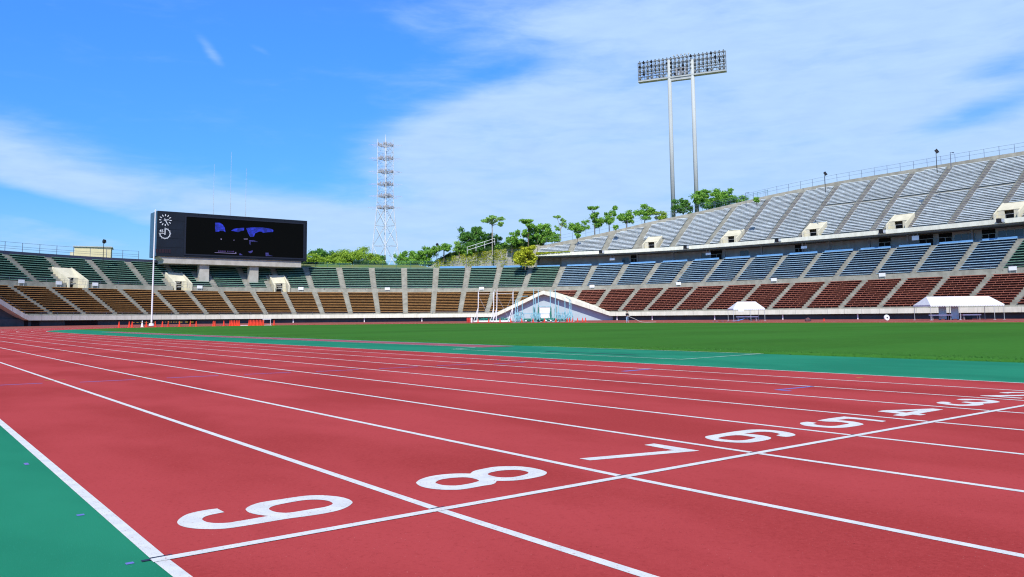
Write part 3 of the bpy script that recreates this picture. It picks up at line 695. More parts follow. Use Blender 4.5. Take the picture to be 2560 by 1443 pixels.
# ------------------------------------------------------------------ benches, block by block between the aisles
def bench_mat(name, top, dark): return [mat(name+'_seat', top, .6, c2=tuple(q*.74 for q in top), scale=1.3, rand=.16), mat(name+'_panel', dark, .85, var=.35, scale=.7, rand=.3)]  # panel tone is the shade under the seat, put into the colour
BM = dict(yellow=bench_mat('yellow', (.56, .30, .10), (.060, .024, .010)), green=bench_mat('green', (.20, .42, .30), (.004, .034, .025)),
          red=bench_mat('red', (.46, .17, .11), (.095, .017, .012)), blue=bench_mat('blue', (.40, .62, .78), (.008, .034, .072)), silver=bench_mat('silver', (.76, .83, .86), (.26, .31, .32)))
def bench(a, c, d, z, mats, par, lip=.085, depth=.36):
    b = MB(); q = srange(a, c, 2.1)
    b.cur = 0; b.sweep([(d+.10, z+.40-lip), (d+.10, z+.40), (d+.10+depth, z+.40), (d+.10+depth, z+.365), (d+.14, z+.365), (d+.14, z+.40-lip)], q)
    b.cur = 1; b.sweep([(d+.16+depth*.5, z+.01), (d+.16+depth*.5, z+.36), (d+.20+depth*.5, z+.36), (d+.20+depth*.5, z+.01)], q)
    b.cur = 0
    k = max(1, int((a-c)/1.05))
    for i in range(1, k if mats is BM['red'] else 0):      # seat brackets
        F = frame_at(a+(c-a)*i/k, d+.13, z); b.box((-.025, .05, .0), (.025, .12, .36), F)
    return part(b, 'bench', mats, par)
def minus(a, c, holes):
    """interval a > c less some holes (hi, lo)"""
    out = [(a, c)]
    for h, l in holes:
        nx = []
        for x, y in out:
            if h <= y or l >= x: nx.append((x, y)); continue
            if x > h: nx.append((x, h))
            if l > y: nx.append((l, y))
        out = nx
    return [(x, y) for x, y in out if x-y > .7]
LOW_BLOCKS = []; UP_BLOCKS = []
def block_label(tier, colour, i, n):
    return '%s bench block of the %s, %s from the left' % (colour, tier, ORD[i])
def tier(colour_of, rowf, n, tname, lim, holef):
    cnt = {}
    for i in [q for q in range(len(AIS)-1) if AIS[q+1] < lim[0] and AIS[q] > lim[1]]:       # those within the frame
        a, c = AIS[i], AIS[i+1]; colr = colour_of((a+c)/2); cnt[colr] = cnt.get(colr, 0)+1
        d, z = rowf(0); root = empty('bench_block', sp((a+c)/2, d, z), '%s bench block, %s from the left among the %s blocks of the %s' % (colr, ORD[cnt[colr]], colr, tname), 'bench block', '%s bench blocks of the %s' % (colr, tname))
        made = 0
        for j in range(n):
            d, z = rowf(j)
            for x, y in minus(a-.55, c+.55, holef(d, z, a, c)): bench(x, y, d, z, BM[colr], root); made += 1
def low_holes(d, z, a, c):
    h = []
    for g0, gc, g1, hh in GABLES:
        t = (z+.25-1.83)/hh
        if t < 1: h.append((g0-(g0-gc)*max(t, 0)+.1, g1+(gc-g1)*max(t, 0)-.1))
    return h
def up_holes(d, z, a, c):
    h = [(s+hw+(.9 if d < 14.5 else .15), s-hw-.15) for s, hw in VU if d < 17.0]
    h += [(105.3+1.1, 105.3-1.1), (96.5+1.1, 96.5-1.1)] if 14.0 < d < 17.6 else []
    return h
tier(lambda s: 'yellow' if s > 37.5 else 'red', rowL, NL, 'lower tier', (146, -57), low_holes)
tier(lambda s: 'green' if s > 37.5 else ('blue' if s > -46.1 else 'green'), rowU, NU, 'middle tier', (137, -50), up_holes)
DB = [D_END-.3] + DAIS
for i in range(len(DB)-1):
    a, c = DB[i], DB[i+1]
    if c < -50: break
    root = empty('bench_block', sp((a+c)/2, 21, 16.7), 'silver bench block of the upper deck, %s from the left' % ORD[i+1], 'bench block', 'silver bench blocks of the upper deck')
    for j in range(NJ):
        d, z = rowD(j)
        if j == 19 and c < -12: continue                  # a cross passage halfway up
        lo, hi = c+.58, a-.58 if i else a
        q = hi
        while q > lo and dtop(q) < d+.75: q -= .25        # the back edge of the deck cuts the rows
        if q-lo < 1: break
        for x, y in minus(q, lo, [(s+hw+.5, s-hw-.12) for s, hw in VD if d < 23.6]): bench(x, y, d, z, BM['silver'], root, lip=.135, depth=.30)

# ------------------------------------------------------------------ scoreboard
BX0, BX1, BY0, BY1, BZ0, BZ1 = 42.8, 75.8, 173.0, 178.6, 14.35, 23.85
board = empty('scoreboard', (59.3, 175, 14.3), 'wide dark scoreboard with a video screen and two white clocks on concrete pillars', 'scoreboard')
b = MB(); b.cur = 0; b.box((BX0, BY0, BZ0), (BX1, BY1, BZ1)); b.cur = 1; b.box((BX0-.02, BY0+.25, BZ0+.02), (BX0-.001, BY1-.02, BZ1-.02))
part(b, 'casing', [M['case'], M['case_side']], board)
SZT = 23.32
for k in range(1, 5): b = MB(); b.box((BX0+.05, BY0-.012, BZ0+1.9*k), (48.2, BY0-.001, BZ0+1.9*k+.03)); part(b, 'casing_joint', M['screen'], board)
for k in range(3, 12): b = MB(); b.box((BX0+33*k/12-.02, BY0-.012, BZ0+.05 if k < 3 else SZT), (BX0+33*k/12+.02, BY0-.001, BZ1-.05)); part(b, 'casing_joint', M['screen'], board)

SX0, SX1, SZ0, SZ1 = 48.6, 74.9, 15.05, 23.0          # the screen
b = MB(); b.box((SX0, BY0-.05, SZ0), (SX1, BY0-.003, SZ1)); screen = part(b, 'screen', M['screen'], board)
b = MB()
for a, c in (((SX0-.35, BY0-.1, SZ0-.3), (SX0, BY0-.002, SZ1+.3)), ((SX1, BY0-.1, SZ0-.3), (SX1+.35, BY0-.002, SZ1+.3)), ((SX0, BY0-.1, SZ1), (SX1, BY0-.002, SZ1+.3)), ((SX0, BY0-.1, SZ0-.3), (SX1, BY0-.002, SZ0))): b.box(a, c)
part(b, 'screen_frame', M['frame_mauve'], board)
def led(name, c, s, dim=.35):
    mm = emit(name, c, s); gg = NG(mm.node_tree); q = mm.node_tree.nodes['Principled BSDF']
    t = gg.n('ShaderNodeTexCoord').outputs['Object']; n1 = gg.noise(t, .9, 4, .6); n2 = gg.noise(t, 7, 2, .5)
    v = gg.math('MULTIPLY', gg.rng(n1, .36, .62, dim, 1.15), gg.rng(n2, .3, .7, .75, 1.15)); gg.set(q.inputs['Emission Strength'], gg.math('MULTIPLY', v, s))
    return mm
def on_board(px, py):
    d = ray(px, py); t = (BY0-.06-CAM.y)/d.y; p = CAM + d*t; return p.x, p.z
def glow(polys, name, mt):
    b = MB()
    for P in polys:
        q = [on_board(520+x/9.846, 540+y/9.846) for x, y in P]
        b.prism([(x, BY0-.058, z) for x, z in q], (0, .007, 0))
    return part(b, name, mt, screen if name.startswith('screen') else board)
glow([[(175, 165), (290, 170), (360, 210), (410, 290), (430, 400), (390, 375), (290, 365), (270, 385), (180, 385)], [(570, 365), (640, 320), (720, 305), (890, 290), (885, 355), (800, 375), (740, 400), (700, 385)],
      [(940, 300), (1100, 280), (1350, 285), (1560, 320), (1610, 350), (1600, 395), (1480, 400), (1360, 415), (1300, 385), (1230, 395), (1160, 430), (1130, 510), (1040, 515), (990, 430)]], 'screen_image', led('screen_blue', (.022, .035, .66), 1.0))
glow([[(760, 930), (800, 925), (860, 965), (780, 968)], [(980, 880), (1100, 850), (1095, 890), (1040, 920)], [(1415, 905), (1490, 905), (1500, 960), (1610, 990), (1420, 990)], [(1010, 600), (1130, 598), (1230, 640), (1150, 640), (1050, 625), (1045, 715), (1020, 690)]], 'screen_image', led('screen_violet', (.07, .06, .36), .7))
glow([[(880, 560), (980, 560), (975, 578), (885, 578)], [(310, 555), (345, 560), (340, 588), (312, 585)], [(625, 590), (655, 588), (650, 602), (625, 602)], [(165, 895), (660, 918), (690, 880), (700, 928), (660, 932), (165, 905)]], 'screen_caption', emit('screen_pale', (.20, .17, .34), 1.0))
glow([[(x, 850+(x-190)*.03), (x+w_, 850+(x-190)*.03), (x+w_, 882+(x-190)*.03), (x, 882+(x-190)*.03)] for x, w_ in ((250, 22), (285, 30), (330, 34), (380, 22), (410, 24), (475, 26), (530, 20), (565, 14), (600, 40))], 'screen_caption', emit('screen_purple', (.07, .03, .16), .8))
glow([[(-1345+x, 812+(x-0)*.03), (-1345+x+w_, 812+x*.03), (-1345+x+w_, 905+x*.03), (-1345+x, 905+x*.03)] for x, w_ in ((60, 55), (135, 55), (205, 60), (280, 45), (340, 30), (385, 40))], 'red_lamps', emit('dim_red', (.05, .005, .004), .4))
cwhite = emit('clock_white', (.55, .62, .72), .2); cwhite.node_tree.nodes['Principled BSDF'].inputs['Base Color'].default_value = (.55, .58, .62, 1)
CCX, CCZ, CR = None, None, 1.20
ax, az_ = on_board(413.5, 550.5); CCX, CCZ = ax, az_
b = MB()
def bar(mb, cx, cz, ang, r0, r1, hw):
    u = Vector((sin(ang), 0, cos(ang))); v = Vector((u.z, 0, -u.x)); c = Vector((cx, BY0-.09, cz))
    mb.prism([c+u*r0-v*hw, c+u*r1-v*hw, c+u*r1+v*hw, c+u*r0+v*hw], (0, .08, 0))
for h in range(12): bar(b, CCX, CCZ, 2*pi*h/12, CR*.70, CR*1.04, .075)
clk = part(b, 'clock_marks', cwhite, board)
b = MB(); bar(b, CCX, CCZ, radians(80), -.3, .70, .065); part(b, 'clock_hand', cwhite, clk)
b = MB(); bar(b, CCX, CCZ, radians(152), -.35, 1.12, .075); part(b, 'clock_hand', cwhite, clk)
tx, tz = on_board(412.5, 584)
b = MB()
for i in range(40):                                     # three quarters of a toothed ring, open at the upper left
    a0, a1 = radians(270*i/40), radians(270*(i+1)/40)
    r_in, r_out = .93, 1.09
    c = Vector((tx, BY0-.09, tz)); P = [c+Vector((sin(a), 0, cos(a)))*r for a, r in ((a0, r_in), (a0, r_out), (a1, r_out), (a1, r_in))]
    b.prism(P, (0, .08, 0))
for k in range(10): bar(b, tx, tz, radians(30*k), .93, 1.20, .06)
tim = part(b, 'timer_ring', cwhite, board)
b = MB(); bar(b, tx, tz, 0, -.27, 1.22, .08); bar(b, tx, tz, radians(270), 0, 1.22, .04); part(b, 'timer_hand', cwhite, tim)
tcu = bpy.data.curves.new('timer_digits', 'FONT'); tcu.body = '45'; tcu.size = .8; tcu.extrude = .03; tcu.align_x = 'CENTER'; tcu.align_y = 'CENTER'; tcu.offset = .01
to = bpy.data.objects.new('timer_digits_curve', tcu); col.objects.link(to); bpy.context.view_layer.update()
me = bpy.data.meshes.new_from_object(to.evaluated_get(bpy.context.evaluated_depsgraph_get())); bpy.data.objects.remove(to)
me.materials.clear(); me.materials.append(cwhite)
to = bpy.data.objects.new('timer_digits', me); col.objects.link(to); to.parent = board
to.location = Vector((tx-.72, BY0-.06, tz+.48))-board.location; to.rotation_euler = (pi/2, 0, 0)
b = MB(); b.box((44.4, BY0+.3, 12.95), (74.6, BY1-.4, BZ0)); 
b.prism([(43.4, BY0+.3, BZ0-.01), (44.4, BY0+.3, 13.6), (44.4, BY0+.3, BZ0-.01)], (0, 4.8, 0)); part(b, 'support_beam', M['beam'], board)
for px, wd in ((507, 1.0), (631, 1.0)):
    p = at(px, 690, 170); x = CAM.x + (BY0+2-CAM.y)*ray(px, 690).x/ray(px, 690).y
    b = MB(); b.box((x-wd, BY0+1.0, 7.2), (x+wd, BY0+2.6, 12.95)); part(b, 'pillar', M['beam'], board)
# three thin masts behind the board
for i, (px, ty) in enumerate(((531.5, 408), (574, 376), (612.5, 418))):
    base = at(px, 600, 186); base.z = 13.2; top = at(px, ty, 186)
    b = MB(); b.tube((0, 0, 0), (0, 0, (top.z-13.2)*.55), .075, n=6); b.tube((0, 0, (top.z-13.2)*.55), (0, 0, top.z-13.2), .045, .025, n=6)
    o = b.build('antenna_mast', M['steel']); o.location = base
    tag(o, ('thin steel mast behind the scoreboard, shortest and leftmost of the three', 'tallest thin steel mast rising behind the middle of the scoreboard', 'thin steel mast behind the scoreboard, right of the tallest one')[i], 'mast', 'masts behind the scoreboard')

# ------------------------------------------------------------------ flagpole
p0 = on_ground(379, 131); tp = at(388.5, 527, 131)
b = MB(); b.tube((0, 0, 0), tp-p0, .145, .09, n=10); b.lathe(tuple(tp-p0), [(0, .2), (.12, .1), (.12, 0)], 8)
b.tube((0, 0, -.02), (0, 0, .35), .42, .36, n=12)
o = b.build('flagpole', M['white'], smooth=False); o.location = p0; tag(o, 'tall white flagpole standing in front of the scoreboard', 'flagpole')

# ------------------------------------------------------------------ floodlight tower
D_T = 207.0
fl = empty('floodlight_tower', at(1710, 560, D_T), 'tall floodlight rack on two grey poles behind the upper deck', 'floodlight')
pL, pR = at(1676, 300, D_T+1.2), at(1735, 300, D_T-1.0)
ZB = 20.0
b = MB()
zt = at(1676, 190, D_T).z
def fpole(px_top, dep):
    p = at(px_top, 190, dep); bb = MB(); bb.tube((p.x, p.y, ZB), (p.x, p.y, p.z+4.2), .54, .50, n=16); part(bb, 'pole', M['pole_grey'], fl, smooth=True); return p
a1, a2 = fpole(1673.5, D_T+1.3), fpole(1731.5, D_T-1.2)
axr = (Vector((a2.x-a1.x, a2.y-a1.y, 0))).normalized(); axo = Vector((-axr.y, axr.x, 0)); 
if axo.dot(Vector((_F.x, _F.y, 0))) < 0: axo = -axo
mid = (a1+a2)/2; ctr_ = at(1702, 165, D_T); zc = ctr_.z
MF = Matrix.Identity(4)
for i in range(3): MF[i][0], MF[i][1], MF[i][2], MF[i][3] = axr[i], axo[i], (0, 0, 1)[i], (mid.x, mid.y, zc)[i]
off = (ctr_-mid).dot(axr)
HW, HH = 11.35, 2.42
b = MB(); b.box((off-HW, -.5, -HH-.45), (off+HW, 1.2, -HH-.1), MF); b.box((off-2.8, -.3, -HH-1.15), (off+3.2, 1.0, -HH-.45), MF); part(b, 'platform', M['pole_grey'], fl)
b = MB()
for z in (-HH+.1, -HH*.33, HH*.33, HH): b.tube(MF @ Vector((off-HW, 0, z)), MF @ Vector((off+HW, 0, z)), .075, n=5)
for k in range(23):
    x = off-HW+2*HW*k/22; b.tube(MF @ Vector((x, .1, -HH)), MF @ Vector((x, .1, HH)), .055 if k not in (0, 22) else .1, n=5)
for k in range(11):
    x = off-HW+2*HW*k/11; b.tube(MF @ Vector((x, .5, -HH)), MF @ Vector((x+2*HW/11, .5, -HH*.1)), .045, n=4)
for k in range(22):
    x = off-HW+2*HW*(k+.5)/22
    b.tube(MF @ Vector((x, .75, -HH)), MF @ Vector((x, .75, HH*.95)), .06, n=4); b.tube(MF @ Vector((x, .1, HH*(-.8+.3*(k % 5)))), MF @ Vector((x, .8, HH*(-.8+.3*(k % 5)))), .05, n=4)
for z in (-HH*.55, 0, HH*.55): b.box((off-HW, .55, z-.05), (off+HW, .95, z+.03), MF)
part(b, 'rack_frame', M['lamp_body'], fl)
rl = random.Random(5); lampm = [M['lamp_body'], M['black'], M['lamp_glass']]
bl = MB(); bl.cur = 0; bl.lathe((0, 0, 0), [(.02, .42), (.20, .40), (.25, .22), (.36, 0)], 10, axis='y'); bl.cur = 2; bl.lathe((0, 0, 0), [(.36, 0), (.33, -.03), (.0, -.03)], 10, axis='y'); bl.cur = 1; bl.box((-.12, .1, .3), (.12, .3, .5))
l0 = None
for r in range(5):
    for k in range(22):
        x = off-HW+2*HW*(k+.5)/22; z = -HH*.80 + r*HH*.43
        if r == 0 and k % 3 == 1: continue
        if len([0]) and l0 is None: l0 = part(bl, 'lamp', lampm, fl); ob = l0; me_black = l0.data.copy(); me_black.materials[0] = M['black']; me_black.materials[2] = M['black']; me_grey = l0.data
        else: ob = l0.copy(); col.objects.link(ob)
        ob.data = me_black if rl.random() < .13 else me_grey  # a few lamps at random get black housing and glass
        wm_ = MF @ Matrix.Translation((x, -.15, z)) @ Matrix.Rotation(radians(24), 4, 'X')
        ob.matrix_parent_inverse = Matrix.Identity(4); ob.matrix_basis = Matrix.Translation(-Vector(fl.location)) @ wm_
b = MB()
for k in range(5): 
    x = off-1.9+.98*k; b.tube(MF @ Vector((x, 0, HH)), MF @ Vector((x, 0, HH+.55)), .05, n=5); b.box((x-.16, -.15, HH+.5), (x+.16, .15, HH+.85), MF)
part(b, 'top_lights', M['pole_grey'], fl)
b = MB()
for x in (-1.2, -.4, .4, 1.2): b.box((off+x-.25, -.3, -HH*.95), (off+x+.25, .4, -HH*.15), MF)
part(b, 'ballast_box', M['col_grey'], fl)

# ------------------------------------------------------------------ white lattice mast
D_M = 232.0
lat = empty('lattice_tower', at(962, 665, D_M), 'white steel lattice tower with bristling antenna arms', 'tower')
zb = at(962, 664, D_M).z - 2.5
cx0 = at(962, 664, D_M); cxt = at(964.5, 345, D_M)
base_c = Vector(((cx0.x+cxt.x)/2, (cx0.y+cxt.y)/2, 0)); zt = cxt.z
def leg(i, z):
    t = (z-zb)/(zt-zb); hw = 3.05 + (1.62-3.05)*min(1, t/.52) if t < .52 else 1.62 - .12*(t-.52)
    a = radians(18)+pi/2*i+pi/4; return base_c + Vector((cos(a)*hw*1.414, sin(a)*hw*1.414, z))
def ztow(py): return at(964, py, D_M).z
lv = [zb] + [ztow(y) for y in (616, 565, 521)]; lv2 = [ztow(y) for y in (521, 492, 462, 430, 396, 362)]
for i in range(4):
    b = MB(); zs = lv + lv2[1:] + [zt]
    for z0, z1 in zip(zs[:-1], zs[1:]): b.tube(leg(i, z0), leg(i, z1), .15 if z1 <= lv[-1]+.1 else .10, n=6)
    part(b, 'leg', M['lattice'], lat)
b = MB()
for z0, z1 in zip(lv[:-1], lv[1:]):
    for i in range(4):
        b.tube(leg(i, z0), leg((i+1) % 4, z1), .075, n=5); b.tube(leg((i+1) % 4, z0), leg(i, z1), .075, n=5)
for z in lv[1:]:
    for i in range(4): b.tube(leg(i, z), leg((i+1) % 4, z), .06, n=5)
for z0, z1 in zip(lv2[:-1], lv2[1:]):
    zm = (z0+z1)/2
    for i in range(4):
        b.tube(leg(i, z0), leg((i+1) % 4, zm), .05, n=4); b.tube(leg((i+1) % 4, zm), leg(i, z1), .05, n=4); b.tube(leg(i, zm), leg((i+1) % 4, zm), .04, n=4)
    b.tube(base_c+Vector((.3, 0, z0)), base_c+Vector((.3, 0, z1)), .09, n=5)
part(b, 'bracing', M['lattice'], lat)
for z in lv2:
    b = MB(); rr = random.Random(int(z*10))
    for i in range(4): b.tube(leg(i, z), leg((i+1) % 4, z), .11, n=5); b.tube(leg(i, z+.5), leg((i+1) % 4, z+.5), .05, n=4)
    for i in range(4):
        c = leg(i, z)-base_c; u = Vector((c.x, c.y, 0)).normalized()
        b.tube(leg(i, z), leg(i, z)+u*2.6+Vector((0, 0, .15)), .05, n=4); b.tube(leg(i, z+.3), leg(i, z+.3)+u*1.9, .04, n=4); b.tube(leg(i, z-.4), leg(i, z-.4)+u*1.5+Vector((0, 0, -.1)), .04, n=4)
    for _ in range(46):
        i = rr.randrange(4); t = rr.random(); zz = z+rr.uniform(-.9, .9); p = leg(i, zz).lerp(leg((i+1) % 4, zz), t); q_ = rr.random()
        if q_ < .4: b.tube(p, p+Vector((rr.uniform(-1.6, 1.6), rr.uniform(-1.6, 1.6), rr.uniform(-.15, .15))), .035, n=4)
        p = leg(i, z).lerp(leg((i+1) % 4, z), t); b.tube(p, p+Vector((rr.uniform(-.3, .3), rr.uniform(-.3, .3), rr.uniform(.5, 1.1))), .05, n=4)
        if rr.random() < .5: b.lathe(tuple(p+Vector((0, 0, .3))), [(.02, -.2), (.16, -.15), (.16, .15), (.02, .2)], 6)
    part(b, 'antenna_platform', M['antenna'], lat)
b = MB(); b.tube(leg(0, zt), leg(0, zt)+Vector((0, 0, 1.8)), .06, .03, n=5); b.tube(leg(2, zt), leg(2, zt)+Vector((0, 0, 1.0)), .05, .03, n=5); part(b, 'lightning_rod', M['lattice'], lat)

# ------------------------------------------------------------------ hut and small lamps
hp = at(233, 643, 172); hb = empty('hut', (hp.x, hp.y, 13.75), 'small cream hut with a flat roof behind the left end of the stands', 'hut', rz=radians(-14))
def lpart(mb, name, mt, par, **k): return mb.build(name, mt, par, **k)
b = MB(); b.box((-3.45, -1.9, 0), (3.45, 3.6, 2.95)); lpart(b, 'wall', M['hut'], hb)
b = MB(); b.box((-3.7, -2.15, 2.95), (3.7, 3.85, 3.16)); lpart(b, 'roof', M['pole_grey'], hb)
b = MB(); b.box((3.451, -.6, .2), (3.47, .4, 2.1)); lpart(b, 'door', M['col_grey'], hb)
b = MB(); b.box((-4.3, -1.4, .4), (-3.46, -.4, 1.9)); lpart(b, 'meter_box', M['cream'], hb)
def lamp(px, pyb, pyt, dep, kind, label):
    base = at(px, pyb, dep); h = at(px, pyt, dep).z - base.z
    r = empty('lamp_post', base, label, 'lamp post', 'lamp posts along the rim of the stands')
    b = MB(); b.tube((0, 0, -1.2), (0, 0, h), .07, .05, n=8)
    if kind == 'arm': b.tube((0, 0, h), (.55, -.25, h+.05), .04, n=6)
    lpart(b, 'pole', M['black'] if kind == 'flood' else M['rail_grey'], r)
    b = MB()
    if kind == 'flood':
        MM = Matrix.Translation((.05, -.1, h)) @ Matrix.Rotation(radians(-35), 4, 'X') @ Matrix.Rotation(radians(20), 4, 'Z')
        b.box((-.24, -.22, -.30), (.24, .22, .30), MM); b.box((-.3, -.27, -.34), (.3, -.22, .34), MM)
    else: b.box((.4, -.32, h-.06), (.85, -.16, h+.08))
    lpart(b, 'lamp_head', M['black'] if kind == 'flood' else M['rail_grey'], r)
lamp(258, 641, 604, 160, 'flood', 'black floodlight on a thin pole in front of the cream hut')
lamp(2063, 466, 434, 158, 'flood', 'black floodlight on the rim of the upper deck, left of the taller one')
lamp(2342, 416, 378, 146, 'flood', 'tall black floodlight on the rim of the upper deck, beside a thin arm lamp')
lamp(2377, 406, 381, 146, 'arm', 'thin street lamp with a short arm on the rim, right of the black floodlight')
lamp(1865, 503, 482, 170, 'arm', 'small arm lamp on the rim beside the right end of the trees')
lamp(1092, 642, 612, 205, 'flood', 'thin dark lamp beside the small tree left of the hedge')
# speakers on the deck parapet
for i, s in enumerate((30.4, 14.3, -5.1, -24.8, -43.5)):
    F = frame_at(s, 19.9, 16.25); r = empty('speaker', F.translation, 'black loudspeaker hung on the upper deck parapet, %s from the left' % ORD[i+1], 'loudspeaker', 'loudspeakers on the upper deck parapet')
    b = MB(); b.box((-.38, -.5, -.28), (.28, .09, .42), F); part(b, 'speaker_box', M['black'], r)
    b = MB(); b.box((.42, -.42, -.2), (.78, .09, .34), F); part(b, 'bracket', M['steel'], r)
# white section signs
for i, s in enumerate((137.1, 131.0, 124.9, 106.7, 88.0, 71.3, 52.5, 30.1, 12.5, -8.0, -28.1, -48.1)):
    F = frame_at(s, 11.85, 7.55); r = empty('section_sign', F.translation, 'small white sign on the rail above the %s tier, %s from the left' % ('yellow' if s > 37 else 'red', ORD[i+1]), 'sign', 'white section signs between the tiers')
    b = MB(); b.box((-.58, -.04, 0), (.58, 0, .62), F); part(b, 'board', M['white'], r)
    for x in (-.45, .45): b = MB(); b.tube(F @ Vector((x, .03, -.6)), F @ Vector((x, .03, .55)), .03, n=5); part(b, 'post', M['steel'], r)
for i, s in enumerate((28.7, 10.5, -9.7, -29.8)):
    F = frame_at(s, 21.3, 14.35); r = empty('concourse_sign', F.translation, 'white sign hung under the upper deck, %s from the left' % ORD[i+1], 'sign', 'white signs under the upper deck')
    b = MB(); b.box((-.62, -.04, 0), (.62, 0, .5 if i < 3 else .8), F); part(b, 'board', M['white'], r)
    for x in (-.4, .4): b = MB(); b.tube(F @ Vector((x, 0, .4)), F @ Vector((x, 0, 1.3)), .02, n=5); part(b, 'hanger', M['steel'], r)

# ------------------------------------------------------------------ fences and rails
def fence(name, ss_, d, z0f, hp, rails, mt, label, rr=.035, pr=.05, step=1, net=None):
    F0 = sp(ss_[len(ss_)//2], d if not callable(d) else d(ss_[0]), 14); r = empty(name, F0, label, 'fence')
    dd = d if callable(d) else (lambda s: d)
    for k, s in enumerate(ss_):
        p = sp(s, dd(s), z0f(s)); b = MB(); b.tube(p-Vector((0, 0, .1)), p+Vector((0, 0, hp)), pr, n=5); part(b, 'post', mt, r)
    for h in rails:
        b = MB()
        for a, c in zip(ss_[:-1], ss_[1:]): b.tube(sp(a, dd(a), z0f(a)+h), sp(c, dd(c), z0f(c)+h), rr, n=4)
        part(b, 'rail', mt, r)
    if net:
        b = MB()
        for a, c in zip(ss_[:-1], ss_[1:]):
            m_ = int(abs(a-c)/net)
            for q in range(1, m_):
                s = a+(c-a)*q/m_; b.tube(sp(s, dd(s), z0f(s)+.06), sp(s, dd(s), z0f(s)+rails[-1]), .014, n=3, cap=False)
        part(b, 'bars', mt, r)
    return r
fence('rim_fence', srange(S_L, 113.5, 2.45), 22.48, lambda s: 13.95, 1.75, (.55, .95, 1.7), M['rail_grey'], 'grey rail fence on the rim of the green seats at the far left', rr=.03)
fence('guard_rail', srange(88, 77.5, 2.2), 22.48, lambda s: 13.45, 1.35, (.35, .7, 1.05), M['rail_teal'], 'green guard rail on the rim right of the scoreboard', rr=.06)
fence('mesh_fence', srange(77, 61.5, 2.4), 22.48, lambda s: 13.45, 1.75, (.1, .9, 1.7), M['rail_teal'], 'green mesh fence on the rim in front of the lattice tower', net=.16)
fence('mesh_fence', srange(61, 44.5, 2.2), 22.48, lambda s: 13.45, 1.75, (.1, .9, 1.7), M['rail_grey'], 'grey fence in front of the overgrown retaining wall', net=.4)
fence('deck_fence', srange(41.5, -66, 2.3), lambda s: dtop(s)+.6, lambda s: zdeck(dtop(s))+.6, 1.75, (.95, 1.7), M['rail_grey'], 'thin grey fence along the top of the upper deck', rr=.025, pr=.04)
fence('deck_mesh', srange(16, 4.5, 1.9), lambda s: dtop(s)+.85, lambda s: zdeck(dtop(s))+.6, 1.5, (.1, 1.35), M['rail_teal'], 'green mesh fence behind the deck in front of the largest trees', net=.25)
fence('front_rail', srange(S_L, 49, 3.2), .2, lambda s: 1.83+gable(s), .55, (.5,), M['rail_grey'], 'thin handrail along the parapet in front of the yellow benches', rr=.022, pr=.022)
fence('middle_rail', srange(154, -60, 3.0), 12.06, lambda s: 7.95, .75, (.4, .72), M['rail_grey'], 'thin handrail between the two tiers of benches', rr=.018, pr=.022)
p = sp(-46.3, 25.5, 20.3); b = MB(); b.tube((0, 0, 0), (0, 0, 3.0), .12, n=8); b.tube((-.3, 0, 3.0), (.3, 0, 3.0), .07, n=6)
o = b.build('white_pole', M['white']); o.location = p; tag(o, 'short white pole standing on the rightmost stair entrance of the upper deck', 'pole')

# ------------------------------------------------------------------ things on the apron and the turf
CONES = []
def cone_at(px, dep, h=.80, white=False):
    p = on_ground(px, dep); CONES.append((p, h, white)); return p
cmesh = MB(); cmesh.box((-.21, -.21, 0), (.21, .21, .035)); cmesh.lathe((0, 0, 0), [(.165, .035), (.15, .06), (.055, .74), (.04, .80), (.0, .80)], 12)
cb = MB(); cb.lathe((0, 0, 0), [(.131, .26), (.097, .45)], 12)
X1 = lambda x: 280+x/6.095
row = [(110, 108), (265, 109), (310, 108.5), (525, 111), (660, 113), (770, 114), (860, 116), (1030, 114), (1195, 120), (1285, 115), (1545, 117), (1570, 116), (1705, 122)]
for x, d in row: cone_at(X1(x), d, .80)
cone_at(X1(462), 112, .9, True)
for k, x in enumerate((1800, 1822, 1845, 1870, 1895, 1920, 1940)): cone_at(X1(x), 122+1.2*(k % 2), .85)
for k, x in enumerate((2090, 2112, 2134, 2156, 2178, 2200, 2222, 2244, 2266, 2288, 2308)): cone_at(X1(x), 123+1.0*(k % 3), .9)
cone_at(X1(2470), 126, .85)
NROW = len(row)
for px, d in ((1195, 146), (1222, 146), (1250, 147), (1277, 147), (1304.5, 146), (1332.8, 146), (1361, 146), (1389.8, 146), (1418, 146), (1424, 146.5), (1430.6, 146), (1444, 147), (1456.5, 147), (1463.8, 147)): cone_at(px, d, .72)
cone0 = None
labs = {}
for i, (p, h, wh) in enumerate(CONES):
    if wh: lab, gp = 'white traffic cone among the orange ones near the flagpole', None
    elif i < NROW: lab, gp = 'orange traffic cone at the turf edge near the flagpole, %s from the left' % ORD[i+1], 'orange cones in a loose row by the flagpole'
    elif i < NROW+8: lab, gp = 'orange traffic cone in the small cluster, %s from the left' % ORD[i-NROW], 'orange cones in a small cluster'
    elif i < NROW+19: lab, gp = 'orange traffic cone in the tight line beside the white hurdle, %s from the left' % ORD[i-NROW-7], 'orange cones in a tight line by the hurdle'
    elif i < NROW+20: lab, gp = 'single orange traffic cone just right of the white hurdle', None
    else: lab, gp = 'orange traffic cone in front of the net frames and throwing cage, %s from the left' % ORD[i-NROW-19], 'orange cones in front of the throwing cage'
    if cone0 is None:
        cone0 = cmesh.build('traffic_cone', M['orange'], smooth=False); ob = cone0
    else: ob = copy_tree(cone0)
    ob.location = p; ob.scale = (1, 1, h/.8); ob.rotation_euler = (0, 0, i*.7)
    for k_ in ('group',):
        if k_ in ob: del ob[k_]
    tag(ob, lab, 'traffic cone', gp)
    if wh: ob.data = ob.data.copy(); ob.data.materials[0] = M['white']
